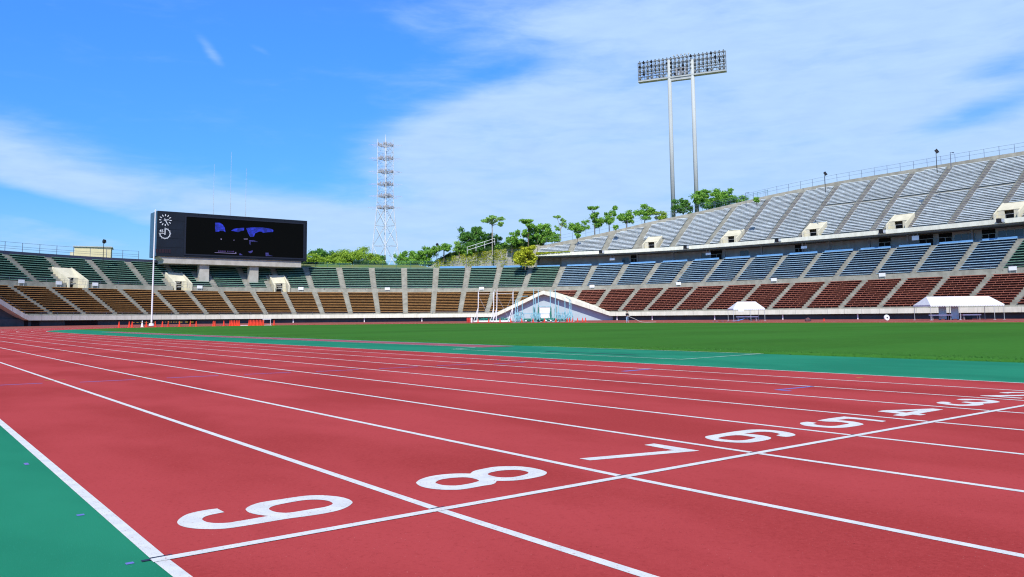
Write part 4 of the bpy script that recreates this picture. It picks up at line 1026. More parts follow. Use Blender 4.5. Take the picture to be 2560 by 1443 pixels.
# striped bars lying between the cones
pr = sorted([CONES[i][0] for i in range(NROW)], key=lambda p: p.x)
for i in range(0, 8):
    a, c = pr[i], pr[i+1]
    if (c-a).length < 2.0 or (c-a).length > 9: continue
    b = MB(); n = max(4, int((c-a).length/.35))
    for k in range(n):
        b.cur = k % 2; b.tube((a-a)+(c-a)*k/n+Vector((0, 0, .66)), (c-a)*(k+1)/n+Vector((0, 0, .66)), .035, n=6)
    o = b.build('striped_bar', [M['tape'], M['black']]); o.location = a; tag(o, 'yellow and black striped bar linking cones near the flagpole, %s from the left' % ORD[i+1], 'barrier bar', 'striped bars between the cones')
# hurdle
p = on_ground(668, 126); r = empty('hurdle', p, 'white hurdle standing at the right end of the orange cones', 'hurdle', rz=.1)
b = MB(); b.box((-.75, -.03, .92), (.65, .03, 1.04)); b.build('top_bar', M['white'], r)
for x in (-.55, .55):
    b = MB(); b.tube((x, 0, .03), (x, 0, .95), .03, n=6); b.tube((x, -.35, .03), (x, .35, .03), .035, n=6); b.build('leg', M['white'], r)
b = MB(); b.tube((-.55, .3, .04), (.55, .3, .04), .03, n=6); b.tube((-.55, .3, .06), (.55, .3, .06), .03, n=6); b.build('base_bar', M['white'], r)
b = MB(); b.box((-1.4, -.08, 0), (1.4, .08, .10)); o = b.build('white_beam', M['white']); o.location = on_ground(X1(2010), 125); o.rotation_euler = (0, 0, .1); tag(o, 'white beam lying on the ground between two groups of cones', 'beam')

# red drums
for i, (px, cl) in enumerate(((1169.5, 'red_plastic'), (1174, 'red_plastic'), (1179, 'white'))):
    p = on_ground(px, 149); b = MB(); b.lathe((0, 0, 0), [(0, 0), (.22, 0), (.24, .06), (.24, .35), (.26, .4), (.26, .5), (.24, .55), (.24, .84), (.2, .9), (0, .9)], 12)
    o = b.build('drum', M[cl] if i < 2 else M['white'], smooth=False); o.location = p; o.scale = (.75 if i == 2 else .9,)*2+(1.0,); tag(o, ('red drum left of the white net frames, leftmost of two', 'red drum left of the white net frames, beside a white one', 'slim white drum beside the red drums')[i], 'drum')

# two tall white net frames
def net_frame(xl, xr, xbl, xbr, dep, label):
    p = on_ground((xbl+xbr)/2, dep); r = empty('net_frame', p, label, 'net frame', 'tall white net frames by the throwing cage')
    k = dep/FPX; w2 = (xbr-xbl)*k/2; H = 6.05
    dl, dr = (xl-xbl)*k, (xr-xbr)*k
    rv = Vector((_R.x, _R.y, 0)).normalized(); fv = Vector((_F.x, _F.y, 0)).normalized()
    L = lambda x, y, z: rv*x+fv*y+Vector((0, 0, z))
    for sg, dx in ((-1, dl), (1, dr)):
        b = MB(); x0 = sg*w2
        b.tube(L(x0+.15, 0, .2), L(x0+dx, 0, 2.8), .075, n=6); b.tube(L(x0+dx, 0, 2.8), L(x0+dx+.05, 0, H*.93), .085, n=6); b.tube(L(x0+dx+.05, 0, H*.93), L(x0+dx+.22, -.2, H), .07, n=6)
        b.tube(L(x0-.45, -.3, .15), L(x0+dx, 0, 2.8), .06, n=6); b.tube(L(x0-.1, .8, .15), L(x0+dx, 0, 2.2), .05, n=6)
        b.build('mast', M['white'], r)
    b = MB(); b.box((-w2-.45, -.14, .08), (w2+.1, .14, .34), Matrix(((rv.x, fv.x, 0, 0), (rv.y, fv.y, 0, 0), (0, 0, 1, 0), (0, 0, 0, 1)))); b.build('base_beam', M['white'], r)
    b = MB(); b.tube(L(-w2+dl, 0, H*.88), L(w2+dr, 0, H*.88), .035, n=5); b.tube(L(-w2+dl, 0, H*.84), L(.4, .4, 2.0), .02, n=4); b.tube(L(w2+dr, 0, H*.84), L(.4, .4, 2.0), .02, n=4); b.tube(L(.4, .4, 2.0), L(.9, .4, .9), .02, n=4); b.build('stays', M['steel'], r)
    b = MB(); rr = random.Random(int(xl))
    for _ in range(90):
        x = rr.uniform(-w2*.9, w2*.9); z = .3+.55*rr.random()*(1-.4*abs(x/w2)); q = L(x, .25+.2*rr.random(), z); b.tube(q, q+L(rr.uniform(-.4, .4), rr.uniform(-.1, .1), rr.uniform(-.2, .1)), .05, n=4)
    b.build('gathered_net', M['net'], r)
net_frame(1195.8, 1234.5, 1190, 1232, 150, 'tall white net frame with a long base beam, left one of the pair')
net_frame(1242.4, 1282.7, 1239, 1276, 149, 'tall white net frame next to the pale blue throwing cage')

# throwing cage: pale blue posts with braces, gathered green net, low green base
cg = empty('throwing_cage', on_ground(1361, 149), 'pale blue throwing cage of tall posts with gathered green net', 'throwing cage')
rv = Vector((_R.x, _R.y, 0)).normalized(); fv = Vector((_F.x, _F.y, 0)).normalized()
def cpt(px, dy, z):
    q = at(px, 800, 149+dy); return Vector((q.x, q.y, gz(q.x, q.y)+z))
POSTS = [(1289.5, 0, 4.05), (1294, 1.5, 3.95), (1306, 2.5, 4.0), (1335, -.5, 6.1), (1339, 1.5, 4.5), (1346.5, 3, 6.1), (1376.5, 3, 6.0), (1389, -.5, 6.1), (1396.5, 1.5, 3.9), (1413, 2.5, 4.2), (1424, 1.0, 4.0), (1428, 0, 3.9)]
for px, dy, h in POSTS:
    b = MB(); q = cpt(px, dy, 0); b.tube(q, q+Vector((0, 0, h)), .085, .07, n=6)
    for sg in (-1, 1): b.tube(q+rv*sg*.55+fv*.3, q+Vector((0, 0, 2.0)), .045, n=5)
    b.tube(q+fv*-.7, q+Vector((0, 0, 1.7)), .04, n=5); b.tube(q-rv*.6, q+rv*.6, .05, n=5)
    part(b, 'post', M['teal_metal'], cg)
b = MB()
for a, c in (((1289.5, 0, 4.05), (1304, -.5, 4.75)), ((1304, -.5, 4.75), (1320, -.5, 4.8)), ((1428, 0, 3.9), (1415.5, -.5, 4.6)), ((1289, 0, 1.75), (1306, 2.5, 1.8)), ((1347, 3, 2.9), (1377, 3, 2.9)), ((1307, 2.5, 1.55), (1335, 0, 1.55)), ((1347, 3, 1.6), (1377, 3, 1.6)), ((1389, 0, 1.6), (1413, 2.5, 1.6))):
    b.tube(cpt(*a), cpt(*c), .05, n=5)
part(b, 'top_rail', M['teal_metal'], cg)
rr = random.Random(11)
for lo, hi, n_ in ((1288, 1308, 34), (1330, 1350, 44), (1394, 1430, 54)):
    b = MB()
    for _ in range(n_):
        x = rr.uniform(lo, hi); q = cpt(x, rr.uniform(-.5, 2.5), rr.uniform(.1, .7)); b.tube(q, q+rv*rr.uniform(-.5, .5)+Vector((0, 0, rr.uniform(.4, 1.4))), .045, n=4)
    part(b, 'brace_frames', M['teal_metal'], cg)
b = MB()
for _ in range(260):
    x = rr.uniform(1308, 1424); q = cpt(x, rr.uniform(.5, 2.5), .1+.5*rr.random()*(1.2 if 1330 < x < 1352 else .8)); b.tube(q, q+rv*rr.uniform(-.6, .6)+Vector((0, 0, rr.uniform(-.1, .15))), .05, n=4)
for x in (1346, 1377, 1335, 1389):
    for _ in range(10): q = cpt(x+rr.uniform(-2, 2), 2.5, .1); b.tube(q, q+Vector((rr.uniform(-.1, .1), 0, 1.6+1.4*rr.random())), .04, n=4)
part(b, 'gathered_net', M['net'], cg)
b = MB(); q0, q1 = cpt(1309, 1, .55), cpt(1388, 1, .6); b.tube(q0, q1, .09, n=6); b.tube(cpt(1312, 1.5, .3), cpt(1386, 1.5, .3), .12, n=6); part(b, 'base_rail', M['net'], cg)
for px in (1315, 1365, 1377):
    b = MB(); b.lathe((0, 0, 0), [(0, -.22), (.15, -.17), (.22, 0), (.15, .17), (0, .22)], 10); o = b.build('white_ball', M['white'], smooth=True); o.location = on_ground(px, 147)+Vector((0, 0, .22)); o.scale = (.8,)*3
    tag(o, 'small white weight lying under the cage, %s from the left' % ORD[{1315: 1, 1365: 2, 1377: 3}[px]], 'weight', 'white weights under the throwing cage')

# tents
def tent(xl, xr, dep, eave, ridge, depth, inset_l, inset_r, label, poles):
    c = on_ground((xl+xr)/2, dep); r = empty('canopy_tent', c, label, 'tent')
    k = dep/FPX; w2 = (xr-xl)*k/2; L = lambda x, y, z: rv*x+fv*y+Vector((0, 0, z))
    b = MB(); y0, y1 = -depth/2, depth/2
    e = [L(-w2, y0, eave), L(w2, y0, eave), L(w2, y1, eave), L(-w2, y1, eave)]; t = [L(-w2+inset_l, 0, ridge), L(w2-inset_r, 0, ridge)]
    b.add(e+t, [(0, 1, 5, 4), (1, 2, 5), (2, 3, 4, 5), (3, 0, 4), (0, 3, 2, 1)]); b.build('canopy', M['white_canvas'], r)
    b = MB(); n = max(10, int(2*w2/.32))
    for (A, B_, m_) in ((e[0], e[1], n), (e[1], e[2], n//2), (e[3], e[0], n//2)):
        for i in range(m_):
            p, q = A.lerp(B_, i/m_), A.lerp(B_, (i+1)/m_); d = Vector((0, 0, -1))
            b.add([p, q, q+d*.16, p.lerp(q, .75)+d*.23, p.lerp(q, .25)+d*.23, p+d*.16], [(0, 1, 2, 3, 4, 5)])
    b.build('valance', M['white_canvas'], r, fix=False)
    for x, y in poles:
        b = MB(); b.tube(L(x*w2*.985, y*depth*.48, -.05), L(x*w2*.985, y*depth*.48, eave), .03, n=6); b.box((-.13, -.13, -.05), (.13, .13, .04), Matrix.Translation(L(x*w2*.985, y*depth*.48, 0))); b.build('pole', M['steel'], r)
    return r
tent(2306, 2488, 110, 2.05, 3.2, 4.6, .7, .7, 'long white tent with a scalloped edge beside the track on the right', [(-1, -1), (.74, -1), (1, -1), (-.2, -1), (-1, 1), (0, 1), (1, 1)])
tent(1827, 1905, 127, 1.95, 3.05, 3.4, 1.15, .95, 'smaller white tent with a hipped roof and a white notice hanging at its edge', [(-1, -1), (1, -1), (-1, 1), (1, 1), (.1, -1)])
p = on_ground(1853.5, 124.8); b = MB(); b.box((-.42, -.02, 1.52), (.42, .02, 1.98), Matrix.Rotation(-YAW, 4, 'Z')); o = b.build('notice', M['white']); o.location = p; tag(o, 'white notice hung from the front edge of the smaller tent', 'notice')
def table(xl, xr, dep, label, h=.74):
    c = on_ground((xl+xr)/2, dep); r = empty('folding_table', c, label, 'table', rz=-YAW); w2 = (xr-xl)*dep/FPX/2
    b = MB(); b.box((-w2, -.38, h-.16), (w2, .38, h)); b.build('tabletop', M['white'], r)
    for x in (-w2*.86, w2*.86):
        for y in (-.3, .3): bb = MB(); bb.tube((x, y, 0), (x, y, h-.1), .035, n=6); bb.build('leg', M['steel'], r)
    return r
table(2326, 2378, 109.5, 'white folding table under the left half of the long tent')
table(2404, 2450, 109.5, 'white folding table under the right half of the long tent')
table(1842, 1894, 127, 'white folding table under the smaller tent')
for i, (xl, xr) in enumerate(((2348, 2367), (2379, 2397.5))):
    c = on_ground((xl+xr)/2, 110.6-.4*i); w2 = (xr-xl)*110.4/FPX/2; r = empty('display_board', c, ('grey upright board behind the left table of the long tent', 'taller grey upright board between the two tables of the long tent')[i], 'board', 'grey boards under the long tent', rz=-YAW)
    b = MB(); b.box((-w2, -.03, .12), (w2, .03, 2.0)); b.build('panel', M['grey_panel'], r)
    for x in (-w2*.8, w2*.8): bb = MB(); bb.box((x-.04, -.25, 0), (x+.04, .25, .12)); bb.build('foot', M['col_grey'], r)
for i, (px, dep) in enumerate(((2370, 111.5), (2422, 111.5))):
    c = on_ground(px, dep); r = empty('storage_box', c, ('dark box behind the left table of the long tent', 'dark box behind the right table of the long tent')[i], 'box', rz=-YAW)
    b = MB(); b.box((-.32, -.25, 0), (.32, .25, .62)); b.build('body', M['wall'], r); b = MB(); b.box((-.34, -.27, .62), (.34, .27, .68)); b.build('lid', M['black'], r)
# blue sheet
rr = random.Random(4); b = MB(); nx, ny = 22, 5
c = on_ground(1828, 124)
for i in range(nx+1):
    for j in range(ny+1):
        x = -2.9+6.2*i/nx; y = -.6+1.2*j/ny; b.v.append(tuple(rv*x+fv*y+Vector((0, 0, .03+.05*rr.random()+(.32*sstep(x, .6, 2.1)*(1-sstep(x, 2.4, 3.3)))))))
for i in range(nx):
    for j in range(ny): q = i*(ny+1)+j; b.f.append([q, q+ny+1, q+ny+2, q+1]); b.mi.append(0)
o = b.build('blue_sheet', M['blue_sheet'], smooth=True); o.location = c; tag(o, 'bright blue tarpaulin spread on the ground at the smaller tent', 'tarpaulin')
# bundle, single cone, reel
c = on_ground(2020, 112); b = MB(); rr = random.Random(9); bm = bmesh.new(); bmesh.ops.create_icosphere(bm, subdivisions=3, radius=.5)
for v in bm.verts: v.co = Vector((v.co.x*.95, v.co.y*.7, max(-.02, v.co.z*.72+.12)))*(1+.14*sin(9*v.co.x+3*v.co.z)*cos(7*v.co.y))
me = bpy.data.meshes.new('bundle'); bm.to_mesh(me); bm.free(); me.materials.append(M['brown']); o = bpy.data.objects.new('bundle', me); col.objects.link(o); o.location = c; tag(o, 'brown cloth bundle lying at the edge of the turf', 'bundle')
b = MB(); b.box((.3, -.1, .02), (.62, .12, .26)); oo = b.build('strap_box', M['black'], o)
p = on_ground(2060, 113); ob = copy_tree(cone0); ob.location = p; ob.scale = (.7, .7, .45)
if 'group' in ob: del ob['group']
tag(ob, 'small orange cone alone beside the brown bundle', 'traffic cone')
c = on_ground(2217, 108); r = empty('hose_reel', c, 'round white hose reel with a dark hub at the edge of the turf', 'hose reel', rz=-YAW+.25)
b = MB(); b.lathe((0, 0, .42), [(.10, -.10), (.37, -.12), (.40, 0), (.37, .12), (.10, .10), (.10, -.10)], 20, axis='y'); b.build('rim', M['white'], r, smooth=False)
b = MB(); b.lathe((0, 0, .42), [(0, -.14), (.10, -.13), (.12, 0), (.10, .13), (0, .14)], 14, axis='y'); b.build('hub', M['sensor'], r)
b = MB()
for k in range(6): a = pi*k/3; b.tube((.1*cos(a), 0, .42+.1*sin(a)), (.3*cos(a), 0, .42+.3*sin(a)), .03, n=5)
b.build('spokes', M['teal_metal'], r)

# ------------------------------------------------------------------ the person with the hose
def skinned(name, verts, edges, radii, mt, parent, root=0, sub=1):
    me = bpy.data.meshes.new(name); me.from_pydata(verts, edges, []); me.materials.append(mt)
    o = bpy.data.objects.new(name, me); col.objects.link(o)
    if parent is not None: o.parent = parent
    sk = o.modifiers.new('skin', 'SKIN'); sk.use_smooth_shade = True
    for v, r_ in zip(me.skin_vertices[0].data, radii): v.radius = (r_, r_) if not isinstance(r_, tuple) else r_; v.use_root = False
    me.skin_vertices[0].data[root].use_root = True
    ss_ = o.modifiers.new('sub', 'SUBSURF'); ss_.levels = sub; ss_.render_levels = sub
    return o
pg = on_ground(1568, 126.5)
per = empty('person', pg, 'person in a dark jacket and pale jeans holding a hose at the turf edge', 'person', rz=-YAW+radians(200))
# local axes: y is the way the person faces, x to the right hand
V, E, Rr = [], [], []
def jt(p, r_, par=None):
    V.append(p); Rr.append(r_)
    if par is not None: E.append((par, len(V)-1))
    return len(V)-1
pel = jt((0, 0, .93), .135); sp1 = jt((0, .01, 1.08), .125, pel); ch = jt((0, .02, 1.28), .15, sp1); nb = jt((0, .01, 1.43), .075, ch); nk = jt((0, .02, 1.50), .055, nb)
hd = jt((0, .035, 1.60), .082, nk); jt((0, .03, 1.69), .075, hd)
HANDS = []
for sg in (-1, 1):
    sh = jt((.19*sg, .01, 1.38), .062, ch); eb = jt((.25*sg, .09, 1.12), .044, sh); wr = jt((.13*sg+.08, .33, 1.02+.05*sg), .029, eb); pm = jt((.11*sg+.08, .40, 1.02+.05*sg), .034, wr)
    for f, (dx, ln) in enumerate(((-.028, .062), (-.01, .07), (.01, .066), (.027, .052))):
        k = jt((.11*sg+.08+dx, .445, 1.03+.05*sg), .0095, pm); k = jt((.11*sg+.08+dx, .45+ln*.4, 1.0+.05*sg), .0088, k); jt((.11*sg+.08+dx, .44, .975+.05*sg), .008, k)
    k = jt((.11*sg+.08-.04*sg, .40, 1.05+.05*sg), .011, pm); jt((.11*sg+.08-.035*sg, .44, 1.06+.05*sg), .0095, k)
    hp_ = jt((.10*sg, 0, .88), .085, pel); kn = jt((.12*sg, .03, .49), .058, hp_); an = jt((.13*sg, -.01, .09), .04, kn); jt((.14*sg, .15, .04), .035, an)
body = skinned('body', V, E, Rr, M['skin'], per, 0, 1)
skinned('jacket', [(0, 0, .93), (0, .01, 1.08), (0, .02, 1.28), (0, .012, 1.42), (-.19, .01, 1.385), (-.25, .09, 1.12), (-.07, .31, .98), (.19, .01, 1.385), (.25, .09, 1.12), (.20, .31, 1.06)],
        [(0, 1), (1, 2), (2, 3), (2, 4), (4, 5), (5, 6), (2, 7), (7, 8), (8, 9)], [.155, .15, .172, .095, .08, .062, .048, .08, .062, .048], M['jacket'], per, 0, 1)
skinned('jeans', [(0, 0, .96), (-.10, 0, .88), (-.12, .03, .49), (-.13, -.01, .10), (.10, 0, .88), (.12, .03, .49), (.13, -.01, .10)], [(0, 1), (1, 2), (2, 3), (0, 4), (4, 5), (5, 6)], [.15, .11, .082, .07, .11, .082, .07], M['jeans'], per, 0, 1)
skinned('hair', [(0, .0, 1.68), (0, .02, 1.745), (0, -.05, 1.62)], [(0, 1), (0, 2)], [.088, .06, .07], M['hair'], per, 0, 1)
for sg in (-1, 1): skinned('shoe', [(.13*sg, -.04, .05), (.14*sg, .17, .04)], [(0, 1)], [.05, .045], M['white'], per, 0, 1)
b = MB()
for x in (-.03, .03): b.lathe((x, .112, 1.625), [(.0, -.012), (.012, 0), (0, .012)], 6)
b.build('eyes', M['hair'], per); b = MB(); b.prism([(-.012, .112, 1.585), (.012, .112, 1.585), (0, .112, 1.625)], (0, .022, 0)); b.box((-.025, .112, 1.552), (.025, .121, 1.56)); b.build('nose_and_mouth', M['skin'], per)
HM = Matrix.Translation(pg) @ Matrix.Rotation(-YAW+radians(200), 4, 'Z')
h0 = HM @ Vector((.13, .44, 1.02)); h1 = on_ground(1590, 125); h2 = on_ground(1606, 124.5); h3 = on_ground(1640, 124)
cu = bpy.data.curves.new('hose', 'CURVE'); cu.dimensions = '3D'; cu.bevel_depth = .028; cu.bevel_resolution = 2
spn = cu.splines.new('POLY'); pts = []
A = [HM @ Vector((-.35, .1, .95)), h0, h1+Vector((0, 0, .45)), h2+Vector((0, 0, .05)), h3+Vector((0, 0, .04))]
for i in range(len(A)-1):
    for k in range(6):
        t = k/6; p0_, p1_, p2_, p3_ = A[max(0, i-1)], A[i], A[i+1], A[min(len(A)-1, i+2)]
        pts.append(.5*((2*p1_)+(p2_-p0_)*t+(2*p0_-5*p1_+4*p2_-p3_)*t*t+(3*p1_-p0_-3*p2_+p3_)*t**3))
pts.append(A[-1]); spn.points.add(len(pts)-1)
for q, p_ in zip(spn.points, pts): q.co = (*p_, 1)
tmp = bpy.data.objects.new('hose_curve', cu); col.objects.link(tmp); bpy.context.view_layer.update()
me = bpy.data.meshes.new_from_object(tmp.evaluated_get(bpy.context.evaluated_depsgraph_get())); bpy.data.objects.remove(tmp)
me.materials.clear(); me.materials.append(M['hose']); ho = bpy.data.objects.new('hose', me); col.objects.link(ho); tag(ho, 'pale hose running from the hands of the person down to the ground', 'hose')

# ------------------------------------------------------------------ land behind the stands
def hill_wall_top(s):
    """top of the retaining wall between the two-tier stand and the deck"""
    T_ = ((63.5, 13.6), (62.2, 15.1), (59.5, 16.6), (54, 17.7), (48.3, 18.5), (43, 19.4))
    for (a, x), (c, y) in zip(T_[:-1], T_[1:]):
        if c <= s <= a: return x+(y-x)*(a-s)/(a-c)
    return 13.6 if s > 63.5 else 19.4
def land_start(s):
    if s > 63.5: k = sstep(s, 94, 88); return [(22.7, 13.0), (25.5, 13.1), (30, 13.2+1.5*k), (36, 13.3+1.7*k)]
    if s > D_END+.4: return [(22.7, 13.0), (27.3, 13.0), (27.6, hill_wall_top(s)-.05), (31, hill_wall_top(s)+.5)]
    d = dtop(s); return [(d+1.05, zdeck(d)+.7), (d+1.2, zdeck(d)+.75), (d+3, zdeck(d)+.8), (d+5, zdeck(d)+.9)]
b = MB(); prev = None
for s in srange(175, -110, 2.0):
    st = land_start(s)
    while len(st) < 4: st.append((st[-1][0]+4, st[-1][1]+.1))
    dl, zl = st[-1]
    st = st + [(dl+12, zl+.6), (dl+40, zl+.5), (dl+120, zl-2), (dl+500, zl-8), (dl+2500, zl-12)]
    o = len(b.v); b.v += [tuple(sp(s, d, z)) if d < 200 else (spath(s, d)[0], spath(s, d)[1], z) for d, z in st]; n = len(st)
    if prev is not None:
        for i in range(n-1): b.f.append([prev+i, prev+i+1, o+i+1, o+i]); b.mi.append(0)
    prev = o
tag(b.build('hill', M['field'], smooth=True), kind='structure')
b = MB(); q = srange(64, 43.2, 1.0); o = len(b.v)
for s in q:
    for d, z in ((27.0, 12.9), (27.0, hill_wall_top(s)), (27.35, hill_wall_top(s)), (27.35, 12.9)): b.v.append(tuple(sp(s, d, z)))
for k in range(len(q)-1):
    for i in range(4): b.f.append([o+4*k+i, o+4*k+(i+1) % 4, o+4*k+4+(i+1) % 4, o+4*k+4+i]); b.mi.append(0)
rw = b.build('retaining_wall', M['ret_wall']); tag(rw, 'stained concrete retaining wall partly covered in creepers right of the lattice tower', 'wall')

# ------------------------------------------------------------------ foliage
def leaves(mb, c, r, n, size, rnd, hollow=.15, up=.35):
    """n small leaf clumps spread through an ellipsoid, denser to the outside"""
    for _ in range(n):
        u = rnd.uniform(-1, 1); a = rnd.uniform(0, 2*pi); rr_ = (hollow+(1.0-hollow)*rnd.random()**.8)*(1 if rnd.random() < .8 else 1.35); h = sqrt(1-u*u)
        p = Vector((c[0]+r[0]*rr_*h*cos(a), c[1]+r[1]*rr_*h*sin(a), c[2]+r[2]*rr_*u))
        nrm = Vector((rnd.gauss(0, .8)+h*cos(a)*.6, rnd.gauss(0, .8)+h*sin(a)*.6, rnd.gauss(up, .6)+u*.4)).normalized()
        t = nrm.orthogonal().normalized(); bt = nrm.cross(t); k = rnd.uniform(0, 2*pi); t, bt = t*cos(k)+bt*sin(k), bt*cos(k)-t*sin(k)
        s = size*rnd.uniform(.6, 1.35)
        mb.add([p-t*s, p-bt*s*.55, p+t*s, p+bt*s*.55], [(0, 1, 2, 3)])
def tree(px, pyb, pyt, dep, wpx, clumps, leafm, label, name='tree', bark='bark', seed=0, lean=0.0, n=170, size=.19, trunk_r=.10, cat='tree', group='trees beyond the stands', base_z=None):
    """clumps: (x, z, rx, rz) in units of the half width and of the whole height; px, py from the photograph give place and size"""
    rnd = random.Random(seed*77+int(px)); base = at(px, pyb, dep); H = at(px, pyt, dep).z-base.z; Wd = wpx*dep/FPX/2*1.12; n = int(n*3.0)
    r = empty(name, base, label, cat, group)
    R = lambda x, y, z: rv*x+fv*y+Vector((0, 0, z))
    b = MB(); top = max(c[1] for c in clumps)*H
    first = min(c[1]-c[3]*.6 for c in clumps)*H
    t1 = R(lean*Wd*.5, 0, max(first, .12*H)); b.tube(R(0, 0, -1.0), t1, trunk_r*1.25, trunk_r, n=7)
    for (x, z, rx, rz) in clumps:
        y = rnd.uniform(-.4, .4)*Wd; q = R(x*Wd, y, z*H); b.tube(t1, t1.lerp(q, .55)+R(0, 0, .03*H), trunk_r*.75, trunk_r*.45, n=6); b.tube(t1.lerp(q, .55)+R(0, 0, .03*H), q, trunk_r*.45, trunk_r*.15, n=5)
        for _ in range(3): b.tube(t1.lerp(q, .7), q+R(rnd.uniform(-1, 1)*rx*Wd*.8, rnd.uniform(-1, 1)*rx*Wd*.8, rnd.uniform(-.5, .6)*rz*H), trunk_r*.22, trunk_r*.08, n=4)
    b.build('trunk', M[bark], r)
    b = MB()
    for (x, z, rx, rz) in clumps:
        c = R(x*Wd, rnd.uniform(-.4, .4)*Wd, z*H); m_ = max(4, int(10*rx+4))
        for k in range(m_):
            a = rnd.uniform(0, 2*pi); o = .88*sqrt(rnd.random()); cc = c + rv*(o*rx*Wd*cos(a)) + fv*(o*rx*Wd*sin(a)) + Vector((0, 0, rnd.uniform(-.8, .8)*rz*H))
            kk = rnd.uniform(.45, 1.05)
            leaves(b, cc, (rx*Wd*.46*kk+.15, rx*Wd*.46*kk+.15, rz*H*.46*kk+.12), int(n/m_*(.6+rx)), size, rnd)
    b.build('crown', LEAF[leafm], r, fix=False)
    return r
full = [(0, .55, .8, .34), (-.45, .45, .5, .26), (.45, .48, .5, .26), (0, .8, .5, .2)]
wide = [(-.5, .42, .6, .42), (.5, .46, .6, .42), (0, .68, .65, .34), (0, .3, .9, .34), (-.6, .16, .5, .2), (.6, .16, .5, .2)]
brol = [(0, .72, .9, .24), (-.45, .6, .5, .18), (.5, .62, .5, .2)]
T = tree
T(796, 662, 620, 215, 66, wide, 'dark', 'dark bushy tree against the right edge of the scoreboard', seed=1, n=420)
T(778, 664, 636, 212, 60, wide, 'light', 'low light green shrub beside the foot of the scoreboard', 'shrub', seed=2, n=330, cat='shrub', group='shrubs beyond the stands')
T(882, 664, 616, 218, 112, wide+[(-.75, .3, .35, .25), (.8, .35, .3, .3)], 'light', 'broad light green tree between the scoreboard and the lattice tower', seed=3, n=700)
T(838, 664, 640, 214, 60, wide, 'light', 'low light green shrub left of the broad tree', 'shrub', seed=4, n=300, cat='shrub', group='shrubs beyond the stands')
T(938, 663, 636, 224, 44, wide, 'dark', 'dark shrub behind the left legs of the lattice tower', 'shrub', seed=5, n=240, cat='shrub', group='shrubs beyond the stands')
T(1020, 664, 622, 212, 58, wide, 'mid', 'rounded green tree just right of the lattice tower', seed=6, n=420)
T(1052, 664, 640, 211, 56, wide, 'mid', 'low green shrub between the two trees right of the lattice tower', 'shrub', seed=16, n=260, cat='shrub', group='shrubs beyond the stands')
T(1072, 660, 616, 210, 50, [(0, .7, .7, .26), (-.6, .5, .4, .22), (.4, .78, .45, .2), (-.2, .38, .6, .26)], 'mid', 'uneven green tree left of the hedge with dark gaps', seed=7, n=330)
T(1110, 642, 609, 205, 33, brol, 'mid', 'small umbrella shaped tree at the lower end of the hedge', seed=8, n=200, trunk_r=.14)
T(1148, 634, 599, 206, 30, [(0, .62, .8, .3), (-.3, .4, .6, .24)], 'pale', 'small pale green tree left of the dark conifers', seed=9, n=170)
T(1182, 634, 560, 208, 66, [(0, .35, .95, .3), (-.3, .6, .55, .26), (.3, .78, .5, .2), (-.1, .5, .7, .25), (.6, .45, .45, .28)], 'dark', 'dark evergreen tree, taller of the two behind the white hill rail', seed=10, n=620)
T(1226, 630, 576, 209, 56, [(0, .4, .9, .34), (-.2, .7, .6, .26), (.4, .6, .5, .26)], 'dark', 'dark evergreen tree leaning on the bare trunk of a tall tree', seed=11, n=450)
T(1231, 628, 537, 203, 54, [(-.35, .84, .6, .08), (.45, .88, .6, .08), (.0, .91, .5, .07), (.7, .74, .25, .06)], 'pale', 'tall tree with a long bare trunk and a flat umbrella crown', seed=12, n=260, bark='bark_pale', trunk_r=.13)
T(1280, 622, 579, 203, 32, [(0, .68, .9, .26), (-.4, .5, .5, .16), (.4, .52, .5, .16)], 'mid', 'small round tree standing on the hedge between taller trees', seed=13, n=220)
T(1321, 616, 546, 202, 46, [(0, .90, .8, .07), (-.5, .5, .6, .14), (.35, .62, .6, .14), (.0, .42, .5, .12), (.1, .74, .4, .07)], 'mid', 'tiered tree with an open top beside the end of the upper deck', seed=14, n=330, trunk_r=.14)
T(1359, 612, 557, 203, 38, [(0, .72, .8, .22), (-.2, .45, .8, .24), (.4, .55, .5, .2), (0, .22, .7, .2)], 'mid', 'leafy green tree just behind the lower end of the upper deck', seed=15, n=420)
T(1402, 592, 537, 204, 34, [(-.5, .92, .5, .06), (.35, .55, .45, .16), (.3, .75, .35, .1), (-.5, .4, .4, .12)], 'pale', 'sparse thin tree with bare upper twigs behind the deck', seed=17, n=110, bark='bark_pale', trunk_r=.09)
T(1446, 590, 550, 203, 44, [(-.45, .6, .6, .28), (.45, .62, .6, .3), (0, .4, .6, .25)], 'mid', 'round crowned tree behind the deck beside the sparse thin tree', seed=18, n=330)
T(1487, 580, 515, 204, 38, [(0, .45, .95, .24), (-.3, .92, .5, .05), (.1, .70, .4, .10), (.1, .93, .6, .04), (.5, .35, .5, .16)], 'mid', 'tree with a dense lower crown and a bare wispy top', seed=19, n=280, trunk_r=.12)
T(1523, 574, 514, 203, 36, [(-.1, .38, .75, .15), (.1, .62, .7, .16), (.85, .93, .36, .08)], 'mid', 'slender tree in three separate tufts behind the deck', seed=20, n=230, trunk_r=.11)
T(1566, 568, 523, 202, 40, [(0, .62, .85, .32), (-.4, .5, .55, .25), (.45, .42, .5, .22)], 'mid', 'compact round tree behind the deck left of the twin trees', seed=21, n=380)
T(1612, 562, 512, 202, 46, [(-.2, .72, .8, .26), (.5, .62, .6, .22), (.1, .45, .7, .22)], 'mid', 'spreading tree left of the floodlight poles', seed=22, n=400)
T(1650, 560, 526, 201, 32, [(0, .6, .9, .3), (.3, .35, .7, .25)], 'light', 'yellowish shrub against the left floodlight pole', 'shrub', seed=23, n=220, cat='shrub', group='shrubs beyond the stands')
